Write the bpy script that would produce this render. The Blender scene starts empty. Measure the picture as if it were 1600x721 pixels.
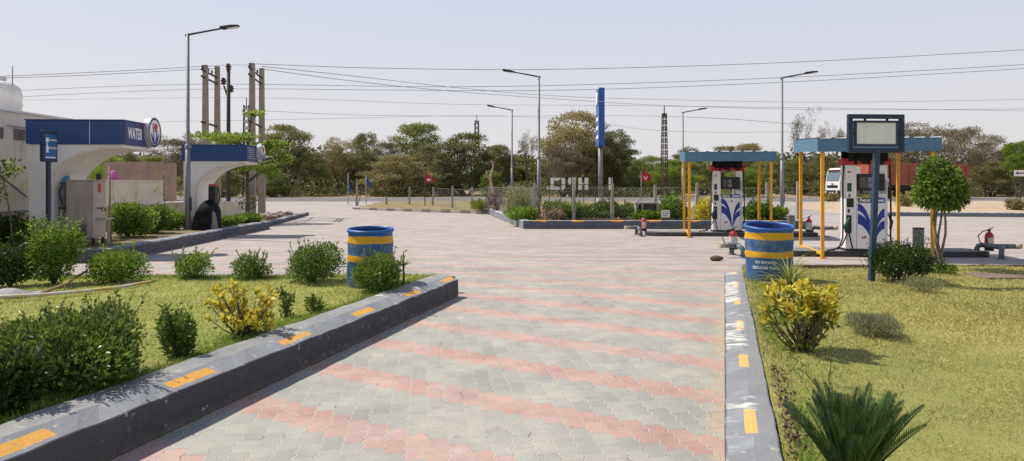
import bpy, bmesh, math, random
import numpy as np
from mathutils import Vector, Matrix, Euler
R = math.radians
PI = math.pi
random.seed(7)
rng = np.random.default_rng(7)
scn = bpy.context.scene
COL = scn.collection
F, HZ, CX, CH = 1150.0, 290.0, 800.0, 1.6

# ------------------------------------------------------------------ placement
def hz(y):
    """height of the natural ground: flat forecourt, rising to the highway, then a low bank"""
    def s(a, b, t):
        t = min(1, max(0, (t - a) / (b - a))); return t * t * (3 - 2 * t)
    return .36 * s(44, 57, y) + .45 * s(76, 110, y)
def px(x, D): return (x - CX) / F * D
def pz(y, D): return CH - (y - HZ) / F * D

# ------------------------------------------------------------------ materials
MATS = {}
def nt(name):
    m = bpy.data.materials.new(name); m.use_nodes = True
    n = m.node_tree.nodes; n.clear()
    out = n.new('ShaderNodeOutputMaterial')
    return m, m.node_tree, out
def N(t, typ, **kw):
    n = t.nodes.new(typ)
    for k, v in kw.items():
        if k.startswith('i_'):
            n.inputs[int(k[2:])].default_value = v
        else: setattr(n, k, v)
    return n
def L(t, a, b): t.links.new(a, b)
def math_(t, op, a, b=None, c=None, clamp=False):
    n = t.nodes.new('ShaderNodeMath'); n.operation = op; n.use_clamp = clamp
    for i, v in enumerate((a, b, c)):
        if v is None: continue
        if isinstance(v, (int, float)): n.inputs[i].default_value = v
        else: t.links.new(v, n.inputs[i])
    return n.outputs[0]
def mixc(t, fac, a, b, blend='MIX'):
    n = t.nodes.new('ShaderNodeMix'); n.data_type = 'RGBA'; n.blend_type = blend
    for sock, v in ((n.inputs[0], fac), (n.inputs[6], a), (n.inputs[7], b)):
        if isinstance(v, (int, float)): sock.default_value = v
        elif isinstance(v, tuple): sock.default_value = (v[0], v[1], v[2], 1)
        else: t.links.new(v, sock)
    return n.outputs[2]
def noise(t, vec, scale, detail=5, rough=.6, dist=0):
    n = t.nodes.new('ShaderNodeTexNoise'); n.inputs['Scale'].default_value = scale
    n.inputs['Detail'].default_value = detail; n.inputs['Roughness'].default_value = rough
    n.inputs['Distortion'].default_value = dist
    if vec is not None: t.links.new(vec, n.inputs['Vector'])
    return n.outputs[0]
def ramp(t, fac, lo, hi):
    n = t.nodes.new('ShaderNodeMapRange'); n.interpolation_type = 'SMOOTHSTEP'
    n.inputs[1].default_value = lo; n.inputs[2].default_value = hi
    t.links.new(fac, n.inputs[0]); return n.outputs[0]
def objvec(t): return t.nodes.new('ShaderNodeTexCoord').outputs['Object']
def princ(t, out, col, rough=.6, metal=0, bump=None, bd=.01, spec=.4):
    p = t.nodes.new('ShaderNodeBsdfPrincipled')
    if isinstance(col, tuple): p.inputs['Base Color'].default_value = (*col[:3], 1)
    else: t.links.new(col, p.inputs['Base Color'])
    if isinstance(rough, (int, float)): p.inputs['Roughness'].default_value = rough
    else: t.links.new(rough, p.inputs['Roughness'])
    p.inputs['Metallic'].default_value = metal
    p.inputs['Specular IOR Level'].default_value = spec
    if bump is not None:
        b = t.nodes.new('ShaderNodeBump'); b.inputs['Distance'].default_value = bd
        b.inputs['Strength'].default_value = 1
        t.links.new(bump, b.inputs['Height']); t.links.new(b.outputs[0], p.inputs['Normal'])
    t.links.new(p.outputs[0], out.inputs[0]); return p
def mat(name, c1, c2=None, scale=6, rough=.6, lo=.4, hi=.65, bd=0, metal=0, spec=.4, bscale=None, grime=0):
    """painted / plastered / metal surface with blotchy wear (two noise scales)"""
    if name in MATS: return MATS[name]
    m, t, out = nt(name); v = objvec(t)
    c2 = c2 or tuple(x * .72 for x in c1)
    f = ramp(t, noise(t, v, scale, 8, .65), lo, hi)
    col = mixc(t, f, c1, c2)
    if grime:
        mp = N(t, 'ShaderNodeMapping'); mp.inputs['Scale'].default_value = (5, 5, .6); L(t, v, mp.inputs[0])
        g = ramp(t, noise(t, mp.outputs[0], 1.6, 6, .7), .5, .75)
        col = mixc(t, math_(t, 'MULTIPLY', g, grime), col, (.14, .115, .09))
    fine = noise(t, v, bscale or scale * 12, 4, .7)
    col = mixc(t, .25, col, mixc(t, fine, (.6, .6, .6), (1.3, 1.3, 1.3)), 'MULTIPLY')
    princ(t, out, col, rough, metal, fine if bd else None, bd, spec)
    MATS[name] = m; return m
def leafmat(name, cols, trans=.35, obj_var=.12, rough=.5, dark=None):
    """leaf: every leaf is an island with a tint of its own, light also passes through"""
    m, t, out = nt(name)
    g = t.nodes.new('ShaderNodeNewGeometry'); oi = t.nodes.new('ShaderNodeObjectInfo')
    cr = t.nodes.new('ShaderNodeValToRGB'); e = cr.color_ramp.elements
    while len(e) < len(cols): e.new(.5)
    for i, c in enumerate(cols):
        e[i].position = i / (len(cols) - 1); e[i].color = (*c, 1)
    L(t, g.outputs['Random Per Island'], cr.inputs[0])
    v = math_(t, 'MULTIPLY_ADD', oi.outputs['Random'], obj_var * 2, 1 - obj_var)
    big = noise(t, objvec(t), .9, 3)
    v = math_(t, 'MULTIPLY', v, math_(t, 'MULTIPLY_ADD', big, .7, .65))
    hs = t.nodes.new('ShaderNodeHueSaturation'); L(t, cr.outputs[0], hs.inputs['Color']); L(t, v, hs.inputs['Value'])
    p = t.nodes.new('ShaderNodeBsdfPrincipled'); L(t, hs.outputs[0], p.inputs['Base Color'])
    p.inputs['Roughness'].default_value = rough; p.inputs['Specular IOR Level'].default_value = .3
    tr = t.nodes.new('ShaderNodeBsdfTranslucent')
    hs2 = t.nodes.new('ShaderNodeHueSaturation'); L(t, hs.outputs[0], hs2.inputs['Color'])
    hs2.inputs['Value'].default_value = 1.5; hs2.inputs['Hue'].default_value = .48
    L(t, hs2.outputs[0], tr.inputs[0])
    mx = t.nodes.new('ShaderNodeMixShader'); mx.inputs[0].default_value = trans
    L(t, p.outputs[0], mx.inputs[1]); L(t, tr.outputs[0], mx.inputs[2]); L(t, mx.outputs[0], out.inputs[0])
    MATS[name] = m; return m

def s2l(r, g, b):
    f = lambda c: (c / 255 / 12.92) if c / 255 <= .04045 else ((c / 255 + .055) / 1.055) ** 2.4
    return (f(r), f(g), f(b))

# ------------------------------------------------------------------ mesh builder
class MB:
    def __init__(s): s.v = []; s.f = []; s.sm = []
    def add(s, vs, fs, smooth=False, M=None):
        o = len(s.v)
        for p in vs:
            p = Vector(p)
            s.v.append(tuple(M @ p if M else p))
        for f in fs: s.f.append([o + i for i in f]); s.sm.append(smooth)
        return s
    def box(s, x0, x1, y0, y1, z0, z1, M=None):
        v = [(x, y, z) for z in (z0, z1) for y in (y0, y1) for x in (x0, x1)]
        return s.add(v, [(0, 2, 3, 1), (4, 5, 7, 6), (0, 1, 5, 4), (2, 6, 7, 3), (0, 4, 6, 2), (1, 3, 7, 5)], False, M)
    def tube(s, pts, r, n=8, caps=True, smooth=True):
        pts = [Vector(p) for p in pts]; k = len(pts)
        rs = r if isinstance(r, (list, tuple)) else [r] * k
        rings = []; up = Vector((0, 0, 1))
        prev = None
        for i, p in enumerate(pts):
            d = (pts[min(i + 1, k - 1)] - pts[max(i - 1, 0)]).normalized()
            if prev is None:
                a = d.cross(up)
                if a.length < .05: a = d.cross(Vector((1, 0, 0)))
            else:
                a = prev - d * prev.dot(d)
            a.normalize(); prev = a; b = d.cross(a)
            rings.append([p + (a * math.cos(2 * PI * j / n) + b * math.sin(2 * PI * j / n)) * rs[i] for j in range(n)])
        o = len(s.v)
        for rg in rings: s.v += [tuple(q) for q in rg]
        for i in range(k - 1):
            for j in range(n):
                s.f.append([o + i * n + j, o + i * n + (j + 1) % n, o + (i + 1) * n + (j + 1) % n, o + (i + 1) * n + j]); s.sm.append(smooth)
        if caps:
            s.f.append([o + j for j in range(n)][::-1]); s.sm.append(False)
            s.f.append([o + (k - 1) * n + j for j in range(n)]); s.sm.append(False)
        return s
    def lathe(s, prof, n=24, c=(0, 0, 0), fn=None, smooth=True):
        o = len(s.v)
        for r, z in prof:
            for j in range(n):
                a = 2 * PI * j / n; rr = r * (fn(a, z) if fn else 1)
                s.v.append((c[0] + rr * math.cos(a), c[1] + rr * math.sin(a), c[2] + z))
        for i in range(len(prof) - 1):
            for j in range(n):
                s.f.append([o + i * n + j, o + i * n + (j + 1) % n, o + (i + 1) * n + (j + 1) % n, o + (i + 1) * n + j]); s.sm.append(smooth)
        return s
    def prism(s, poly, axis, a, b, M=None):
        """poly: list of 2-D points, extruded along axis ('x','y','z') from a to b"""
        def mk(p, t): return {'x': (t, p[0], p[1]), 'y': (p[0], t, p[1]), 'z': (p[0], p[1], t)}[axis]
        n = len(poly); v = [mk(p, a) for p in poly] + [mk(p, b) for p in poly]
        f = [list(range(n))[::-1], [n + i for i in range(n)]] + [[i, (i + 1) % n, n + (i + 1) % n, n + i] for i in range(n)]
        return s.add(v, f, False, M)
    def ico(s, c, r, sub=1, jit=0, sc=(1, 1, 1)):
        bm = bmesh.new(); bmesh.ops.create_icosphere(bm, subdivisions=sub, radius=1)
        vs = []
        for v in bm.verts:
            k = 1 + random.uniform(-jit, jit)
            vs.append((c[0] + v.co.x * r * sc[0] * k, c[1] + v.co.y * r * sc[1] * k, c[2] + v.co.z * r * sc[2] * k))
        fs = [[v.index for v in f.verts] for f in bm.faces]; bm.free()
        return s.add(vs, fs, jit < .1)
    def build(s, name, m, parent=None, bev=0, fix=True, loc=None, label=None):
        me = bpy.data.meshes.new(name); me.from_pydata(s.v, [], s.f); me.update()
        me.polygons.foreach_set('use_smooth', s.sm)
        if fix:
            bm = bmesh.new(); bm.from_mesh(me); bmesh.ops.recalc_face_normals(bm, faces=bm.faces); bm.to_mesh(me); bm.free()
        ms = m if isinstance(m, (list, tuple)) else [m]
        for q in ms: me.materials.append(q)
        o = bpy.data.objects.new(name, me); COL.objects.link(o)
        if parent: o.parent = parent
        if loc: o.location = loc
        if label: o['label'] = label
        if bev:
            b = o.modifiers.new('bevel', 'BEVEL'); b.width = bev; b.segments = 2; b.limit_method = 'ANGLE'; b.angle_limit = R(40)
        return o
def thing(name, label, cat, loc=(0, 0, 0), rz=0, group=None):
    o = bpy.data.objects.new(name, None); COL.objects.link(o); o.empty_display_size = .2
    o.location = loc; o.rotation_euler = (0, 0, rz); o['label'] = label; o['category'] = cat
    if group: o['group'] = group
    return o
def tag(o, label, cat, group=None):
    o['label'] = label; o['category'] = cat
    if group: o['group'] = group
    return o
def struct(o): o['kind'] = 'structure'; return o
def stuff(o, label, cat): o['kind'] = 'stuff'; o['label'] = label; o['category'] = cat; return o
def dup(root, loc, rz, label, group=None):
    r = root.copy(); COL.objects.link(r); r.location = loc; r.rotation_euler = (0, 0, rz); r['label'] = label
    if group: r['group'] = group
    def rec(a, b):
        for ch in list(a.children):
            c = ch.copy(); COL.objects.link(c); c.parent = b; rec(ch, c)
    rec(root, r); return r
def text_mesh(txt, size, M, bold=.0, depth=.004, spacing=1.0, align='CENTER'):
    """letters as vertices / faces, transformed by M"""
    c = bpy.data.curves.new('lettering', 'FONT'); c.body = txt; c.size = size; c.align_x = align; c.align_y = 'CENTER'
    c.extrude = depth; c.offset = bold; c.space_character = spacing; c.resolution_u = 3
    o = bpy.data.objects.new('lettering', c); COL.objects.link(o)
    dg = bpy.context.evaluated_depsgraph_get(); me = bpy.data.meshes.new_from_object(o.evaluated_get(dg))
    vs = [tuple(M @ v.co) if isinstance(M, Matrix) else tuple(M(v.co)) for v in me.vertices]
    fs = [list(p.vertices) for p in me.polygons]
    bpy.data.objects.remove(o); bpy.data.curves.remove(c); bpy.data.meshes.remove(me)
    b = MB(); b.add(vs, fs); return b
def front(x, y, z, fx=1): # text plane standing up, facing -Y
    return Matrix.Translation((x, y, z)) @ Matrix.Rotation(PI / 2, 4, 'X') @ Matrix.Scale(fx, 4, (1, 0, 0))
def side(x, y, z, fx=1):  # text plane standing up, facing +X
    return Matrix.Translation((x, y, z)) @ Matrix.Rotation(PI / 2, 4, 'Z') @ Matrix.Rotation(PI / 2, 4, 'X') @ Matrix.Scale(fx, 4, (1, 0, 0))

# ------------------------------------------------------------------ leaves
def unit(a): return a / np.maximum(1e-9, np.linalg.norm(a, axis=1, keepdims=True))
def leaf_obj(name, P, A, Ls, Ws, m, parent=None, fold=.25, droop=0.):
    """P base points, A leaf axis; one small folded 4-point blade each"""
    n = len(P); A = unit(A)
    r = rng.normal(size=(n, 3)); B = unit(np.cross(A, r)); C = np.cross(A, B)
    Ls = np.broadcast_to(Ls, n)[:, None]; Ws = np.broadcast_to(Ws, n)[:, None]
    V = np.empty((n, 4, 3))
    V[:, 0] = P
    mid = P + A * Ls * .45
    V[:, 1] = mid + B * Ws * .5 + C * Ws * fold
    V[:, 2] = P + A * Ls - np.array([0, 0, 1.]) * Ls * droop
    V[:, 3] = mid - B * Ws * .5 + C * Ws * fold
    me = bpy.data.meshes.new(name)
    me.vertices.add(n * 4); me.vertices.foreach_set('co', V.reshape(-1).astype(np.float32))
    me.loops.add(n * 4); me.polygons.add(n)
    me.loops.foreach_set('vertex_index', np.arange(n * 4, dtype=np.int32))
    me.polygons.foreach_set('loop_start', np.arange(0, n * 4, 4, dtype=np.int32))
    me.update(calc_edges=True); me.validate()
    me.materials.append(m)
    o = bpy.data.objects.new(name, me); COL.objects.link(o)
    if parent: o.parent = parent
    return o
def lobes_points(lobes, n, shell=.45, up=.5, rnd=.8):
    """lobes: (cx,cy,cz,rx,ry,rz) -> points through the lobes, denser at their skin, and leaf axes"""
    w = np.array([l[3] * l[4] + l[4] * l[5] + l[3] * l[5] for l in lobes]); w = w / w.sum()
    k = rng.choice(len(lobes), n, p=w); Lb = np.array(lobes)[k]
    d = unit(rng.normal(size=(n, 3))); rr = 1 - shell * rng.random(n) ** 1.5
    P = Lb[:, :3] + d * rr[:, None] * Lb[:, 3:]
    A = unit(d + np.array([0, 0, up]) + rnd * rng.normal(size=(n, 3)) * .7)
    return P, A

M_BARK = mat('bark', (.13, .1, .075), (.07, .055, .045), 8, .9, bd=.01)
M_TWIG = mat('twig', (.16, .13, .09), (.09, .07, .05), 20, .85)
M_WOOD = mat('bare_wood', (.42, .3, .2), (.25, .18, .12), 6, .8)
LF_DARK = leafmat('leaf_dark', [(.022, .045, .01), (.05, .095, .016), (.1, .155, .03)], .22, rough=.38)
LF_MID = leafmat('leaf_mid', [(0.048, 0.096, 0.014), (0.108, 0.186, 0.026), (0.216, 0.312, 0.054)], .3, rough=.42)
LF_FRESH = leafmat('leaf_fresh', [(.065, .13, .016), (.14, .24, .03), (.25, .35, .055)], .35)
LF_YEL = leafmat('leaf_yellow', [(.36, .35, .025), (.68, .61, .06), (.82, .75, .17)], .3)
LF_YG = leafmat('leaf_yellowgreen', [(.09, .14, .02), (.17, .22, .03), (.28, .3, .04)], .35)
LF_STRAP = leafmat('leaf_strap', [(.12, .17, .03), (.24, .28, .06), (.38, .4, .14)], .3)
LF_GREY = leafmat('leaf_greygreen', [(.14, .16, .07), (.26, .28, .13), (.38, .38, .2)], .3)
LF_PURPLE = leafmat('leaf_purple', [(.05, .025, .03), (.11, .05, .06), (.17, .1, .09)], .25)
LF_CYCAD = leafmat('leaf_cycad', [(0.018, 0.045, 0.015), (0.042, 0.09, 0.024), (0.09, 0.15, 0.038)], .15, rough=.35)
TR_OLIVE = leafmat('tree_olive', [(0.107, 0.112, 0.041), (0.199, 0.199, 0.071), (0.327, 0.312, 0.116)], .3, .15)
TR_DARK = leafmat('tree_dark', [(0.078, 0.09, 0.035), (0.154, 0.165, 0.061), (0.27, 0.267, 0.101)], .25, .12)
TR_GREEN = leafmat('tree_green', [(0.103, 0.132, 0.037), (0.193, 0.226, 0.064), (0.3, 0.34, 0.1)], .35, .15)
TR_BRIGHT = leafmat('tree_bright', [(0.095, 0.158, 0.021), (0.168, 0.252, 0.032), (0.263, 0.357, 0.053)], .4, .1)
TR_DRY = leafmat('tree_dry', [(0.125, 0.105, 0.061), (0.203, 0.171, 0.1), (0.298, 0.255, 0.15)], .2, .12)
TR_PALE = leafmat('tree_pale', [(0.172, 0.16, 0.063), (0.288, 0.265, 0.103), (0.42, 0.37, 0.154)], .3, .12)

def grow(b, p, d, length, r, depth, ends, spread=.5, up=.12, seg=4, n=5):
    """one limb and its forks, collected into builder b; ends takes the twig tips"""
    pts = [Vector(p)]; rs = [r]; d = Vector(d).normalized()
    for i in range(seg):
        d = (d + Vector((random.gauss(0, .13), random.gauss(0, .13), random.gauss(0, .08) + up * .3))).normalized()
        pts.append(pts[-1] + d * (length / seg)); rs.append(r * (1 - .5 * (i + 1) / seg))
    b.tube(pts, rs, n, caps=False)
    if depth == 0: ends.append((tuple(pts[-1]), tuple(d))); return
    for k in range(random.choice((2, 3, 3))):
        a = random.uniform(0, 2 * PI); t = Vector((math.cos(a), math.sin(a), random.uniform(-.1, .5)))
        nd = (d * (1 - spread) + t * spread + Vector((0, 0, up))).normalized()
        q = pts[-1] if k == 0 else pts[random.randint(2, seg)]
        grow(b, q, nd, length * random.uniform(.6, .85), rs[-1] * .8, depth - 1, ends, spread, up, seg, max(3, n - 1))

# ================================================================== WORLD, SUN, CAMERA
SUN_EL = R(54); LIGHT = Vector((.9, -.42, 0)).normalized()      # horizontal way the light travels
w = bpy.data.worlds.new('World'); scn.world = w; w.use_nodes = True
t = w.node_tree; bg = t.nodes['Background']
sky = t.nodes.new('ShaderNodeTexSky'); sky.sky_type = 'NISHITA'; sky.sun_disc = False
sky.sun_elevation = SUN_EL; sky.sun_rotation = math.atan2(-LIGHT.x, -LIGHT.y)
sky.air_density = 1.0; sky.dust_density = 4.0; sky.ozone_density = 2.0; sky.altitude = 200
# dry-season dust: the sky is washed towards a pale lavender grey, palest low down
tc = t.nodes.new('ShaderNodeTexCoord'); sx = t.nodes.new('ShaderNodeSeparateXYZ'); t.links.new(tc.outputs['Generated'], sx.inputs[0])
el = ramp(t, sx.outputs[2], -.02, .34); hi_ = ramp(t, sx.outputs[2], .3, .75)
haze = mixc(t, el, (8.5, 8.25, 8.3), (6.75, 7.25, 8.7))
haze = mixc(t, hi_, haze, (2.0, 2.6, 4.2))
colw = mixc(t, .85, sky.outputs[0], haze)
t.links.new(colw, bg.inputs[0]); bg.inputs[1].default_value = .1
sl = bpy.data.lights.new('sun', 'SUN'); sl.energy = 5.2; sl.angle = R(.53); sl.color = (1, .93, .83)
so = bpy.data.objects.new('sun', sl); COL.objects.link(so); so.location = (-30, -10, 40)
so.rotation_euler = Vector((LIGHT.x * math.cos(SUN_EL), LIGHT.y * math.cos(SUN_EL), -math.sin(SUN_EL))).to_track_quat('-Z', 'Y').to_euler()
cam = bpy.data.cameras.new('camera'); co = bpy.data.objects.new('camera', cam); COL.objects.link(co)
cam.sensor_width = 36; cam.lens = 36 * F / 1600; cam.shift_y = -(360.5 - HZ) / 1600
cam.clip_start = .05; cam.clip_end = 3000
co.location = (0, 0, CH); co.rotation_euler = (R(90), 0, 0); scn.camera = co
scn.view_settings.view_transform = 'Standard'; scn.view_settings.look = 'None'; scn.view_settings.exposure = 0
scn.cycles.max_bounces = 6; scn.cycles.transparent_max_bounces = 6

# ================================================================== GROUND
M_DIRT, t, out = nt('dirt'); v = objvec(t)
f1 = ramp(t, noise(t, v, .12, 6), .4, .62); f2 = noise(t, v, 1.3, 8, .7)
c = mixc(t, f1, (.36, .27, .18), (.27, .21, .13)); c = mixc(t, ramp(t, f2, .5, .7), c, (.2, .17, .09))
c = mixc(t, .4, c, mixc(t, noise(t, v, 9, 6, .75), (.55, .55, .55), (1.4, 1.4, 1.4)), 'MULTIPLY')
princ(t, out, c, .95, 0, f2, .06, .1)
M_SAND = mat('sand', (.5, .4, .29), (.4, .31, .21), 1.5, .95, bd=.02, bscale=14, spec=.1)
M_SOIL = mat('soil', (.27, .21, .14), (.17, .14, .085), 2.2, .95, bd=.03, bscale=20, spec=.1)
M_VERGE = mat('dry_verge', (.3, .24, .13), (.2, .18, .08), 1.4, .95, bd=.03, bscale=16, spec=.1)
def sheet(name, xs, ys, zf, m, poly=None):
    b = MB(); nx, ny = len(xs), len(ys)
    b.add([(x, y, zf(x, y)) for y in ys for x in xs],
          [(j * nx + i, j * nx + i + 1, (j + 1) * nx + i + 1, (j + 1) * nx + i) for j in range(ny - 1) for i in range(nx - 1)], True)
    return struct(b.build(name, m, fix=False))
ys_far = [-60, -10, 10, 30, 40, 44, 46, 48, 50, 52, 54, 56, 57, 60, 70, 76, 80, 84, 88, 92, 96, 100, 105, 110, 140, 300, 900, 2500]
xs_far = [-2500, -700, -200, -120, -80, -50, -30, -15, 0, 15, 30, 50, 80, 120, 200, 700, 2500]
sheet('ground', xs_far, ys_far, lambda x, y: hz(y) - .012 + (.25 * math.sin(x * .13) * math.sin(y * .2) if 78 < y < 130 else 0), M_DIRT)

# pavers: wavy-sided blocks laid in stepped courses, two of every six courses red
M_PAVE, t, out = nt('pavers'); v = objvec(t)
sp = N(t, 'ShaderNodeSeparateXYZ'); L(t, v, sp.inputs[0]); X, Y = sp.outputs[0], sp.outputs[1]
A_, k_ = .115, 1 / math.hypot(1, .115); PW, PL = .1305, .225
warp = math_(t, 'MULTIPLY_ADD', noise(t, v, 1.1, 2), .03, -.015)
u = math_(t, 'MULTIPLY', math_(t, 'MULTIPLY_ADD', Y, A_, X), k_); u = math_(t, 'ADD', u, warp)
vv = math_(t, 'MULTIPLY', math_(t, 'MULTIPLY_ADD', X, -A_, Y), k_); vv = math_(t, 'ADD', vv, warp)
zig = math_(t, 'MULTIPLY_ADD', math_(t, 'PINGPONG', math_(t, 'ADD', vv, .02), PL / 4), .024 / (PL / 4), -.012)
u2 = math_(t, 'DIVIDE', math_(t, 'ADD', u, zig), PW)
ci = math_(t, 'FLOOR', u2); fu = math_(t, 'FRACT', u2)
wav = math_(t, 'MULTIPLY', math_(t, 'SINE', math_(t, 'MULTIPLY', fu, 2 * PI)), .006)
v2 = math_(t, 'ADD', math_(t, 'MULTIPLY_ADD', ci, PL / 2, vv), wav); v2 = math_(t, 'DIVIDE', math_(t, 'ADD', v2, -.165 + 135), PL)
cj = math_(t, 'FLOOR', v2); fv = math_(t, 'FRACT', v2)
du = math_(t, 'MULTIPLY', math_(t, 'PINGPONG', fu, .5), PW); dv = math_(t, 'MULTIPLY', math_(t, 'PINGPONG', fv, .5), PL)
dj = math_(t, 'MINIMUM', du, math_(t, 'MULTIPLY_ADD', dv, 1.5, .0022))
jw = noise(t, v, 1.7, 3); jd = math_(t, 'MULTIPLY_ADD', jw, .004, .0005)
joint = math_(t, 'SUBTRACT', 1, ramp(t, math_(t, 'SUBTRACT', dj, jd), 0, .0025))
red = math_(t, 'LESS_THAN', math_(t, 'FLOORED_MODULO', cj, 6), 1.5)
cmb = N(t, 'ShaderNodeCombineXYZ'); L(t, ci, cmb.inputs[0]); L(t, cj, cmb.inputs[1])
wn = N(t, 'ShaderNodeTexWhiteNoise'); wn.noise_dimensions = '2D'; L(t, cmb.outputs[0], wn.inputs['Vector'])
rnd = wn.outputs['Value']
grey = mixc(t, rnd, (.335, .33, .305), (.39, .38, .345)); rose = mixc(t, rnd, (.44, .27, .235), (.49, .32, .28))
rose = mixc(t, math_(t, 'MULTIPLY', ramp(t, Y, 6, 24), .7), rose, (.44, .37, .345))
wear = ramp(t, noise(t, v, .8, 6, .7), .38, .68)
rose = mixc(t, math_(t, 'MULTIPLY', wear, .5), rose, (.48, .4, .36))
c = mixc(t, red, grey, rose)
c = mixc(t, math_(t, 'MULTIPLY', ramp(t, noise(t, v, 2.1, 5, .6), .6, .74), .6), c, (.53, .51, .47))        # mortar smears
c = mixc(t, math_(t, 'MULTIPLY', ramp(t, noise(t, v, .35, 5, .65), .45, .7), .35), c, (.45, .41, .375))        # dust
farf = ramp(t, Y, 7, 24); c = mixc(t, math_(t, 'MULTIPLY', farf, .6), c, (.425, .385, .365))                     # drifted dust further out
mpv = N(t, 'ShaderNodeMapping'); mpv.inputs['Scale'].default_value = (.12, 2.6, 1); mpv.inputs['Rotation'].default_value = (0, 0, R(4)); L(t, v, mpv.inputs[0])
stk = noise(t, mpv.outputs[0], 1.3, 6, .75)
c = mixc(t, math_(t, 'MULTIPLY', ramp(t, Y, 5, 16), .8), c, mixc(t, 1.0, c, mixc(t, ramp(t, stk, .35, .65), (.78, .76, .76), (1.12, 1.1, 1.09)), 'MULTIPLY'))
c = mixc(t, math_(t, 'MULTIPLY', ramp(t, noise(t, v, 6.5, 3, .5), .67, .72), .35), c, (.2, .19, .18))          # oil spots
c = mixc(t, .75, c, mixc(t, ramp(t, noise(t, v, 1.4, 8, .72), .3, .7), (.78, .79, .82), (1.14, 1.12, 1.07)), 'MULTIPLY')
c = mixc(t, math_(t, 'MULTIPLY', ramp(t, noise(t, v, 26, 4, .6), .6, .72), .22), c, (.2, .19, .18))
c = mixc(t, .7, c, mixc(t, noise(t, v, 85, 4, .85), (.45, .45, .45), (1.5, 1.5, 1.5)), 'MULTIPLY')
jcol = mixc(t, ramp(t, noise(t, v, 3.3, 4), .56, .68), (.56, .51, .4), (.2, .18, .155))
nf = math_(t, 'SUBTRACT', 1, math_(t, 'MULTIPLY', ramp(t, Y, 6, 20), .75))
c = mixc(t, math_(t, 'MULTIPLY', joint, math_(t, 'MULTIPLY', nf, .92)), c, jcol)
# sand drifted along the kerbs (distance from each kerb line on the ground)
def kerbdist(nx, ny, off): return math_(t, 'ABSOLUTE', math_(t, 'ADD', math_(t, 'MULTIPLY_ADD', X, nx, math_(t, 'MULTIPLY', Y, ny)), off))
h1 = math.hypot(1, .2887); kd = kerbdist(1 / h1, -.2887 / h1, .02)
h2 = math.hypot(1, .246); kd2 = kerbdist(1 / h2, -.246 / h2, 3.385 / h2)
near = math_(t, 'LESS_THAN', Y, 11.3)
def drift(kd, wd): return math_(t, 'MULTIPLY', ramp(t, math_(t, 'SUBTRACT', math_(t, 'MULTIPLY', math_(t, 'ADD', noise(t, v, 3.2, 8, .75), -.34), wd * 5.5), math_(t, 'MULTIPLY', kd, 1)), .0, .05), near)
ds = math_(t, 'MAXIMUM', drift(kd, .1), drift(kd2, .075))
ds = math_(t, 'MULTIPLY', ds, ramp(t, noise(t, v, 2.6, 7, .75), .38, .6))
c = mixc(t, math_(t, 'MULTIPLY', ds, .85), c, mixc(t, noise(t, v, 18, 6, .8), (.28, .22, .15), (.6, .5, .37)))
bmp = math_(t, 'ADD', math_(t, 'MULTIPLY', joint, -.6), math_(t, 'ADD', math_(t, 'MULTIPLY', rnd, .35), math_(t, 'MULTIPLY', noise(t, v, 60, 3), .22)))
bmp = math_(t, 'MULTIPLY', bmp, nf)
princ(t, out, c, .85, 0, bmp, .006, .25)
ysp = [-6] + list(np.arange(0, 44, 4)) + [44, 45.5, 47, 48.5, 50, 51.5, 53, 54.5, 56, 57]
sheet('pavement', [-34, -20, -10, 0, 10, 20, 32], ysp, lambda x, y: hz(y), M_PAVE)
M_ASPH = mat('asphalt', (.15, .15, .152), (.2, .2, .2), .5, .9, bd=.01, bscale=40, spec=.2)
sheet('road', [-300, -100, -50, 0, 50, 100, 300], [57.5, 61, 65, 69, 74], lambda x, y: hz(y) + .004, M_ASPH)
M_LINE = mat('road_paint', (.6, .58, .52), (.35, .34, .31), 3, .8)
b = MB()
for k in range(-12, 16): b.box(k * 9, k * 9 + 3, 65.6, 65.75, hz(65) + .008, hz(65) + .0085)
b.box(-140, 160, 58.3, 58.42, hz(60) + .008, hz(60) + .0085)
struct(b.build('road_marking', M_LINE))
M_APRON = mat('apron', (.3, .29, .275), (.38, .36, .33), .4, .9, bd=.01, bscale=30, spec=.2)
b = MB(); b.add([(x, y, hz(y) + .006) for y in np.arange(40, 58, 2) for x in (14 + (y - 40) * .02, 46)],
    [(2 * i, 2 * i + 1, 2 * i + 3, 2 * i + 2) for i in range(8)]); struct(b.build('slip_lane', M_APRON, fix=False))

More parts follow.
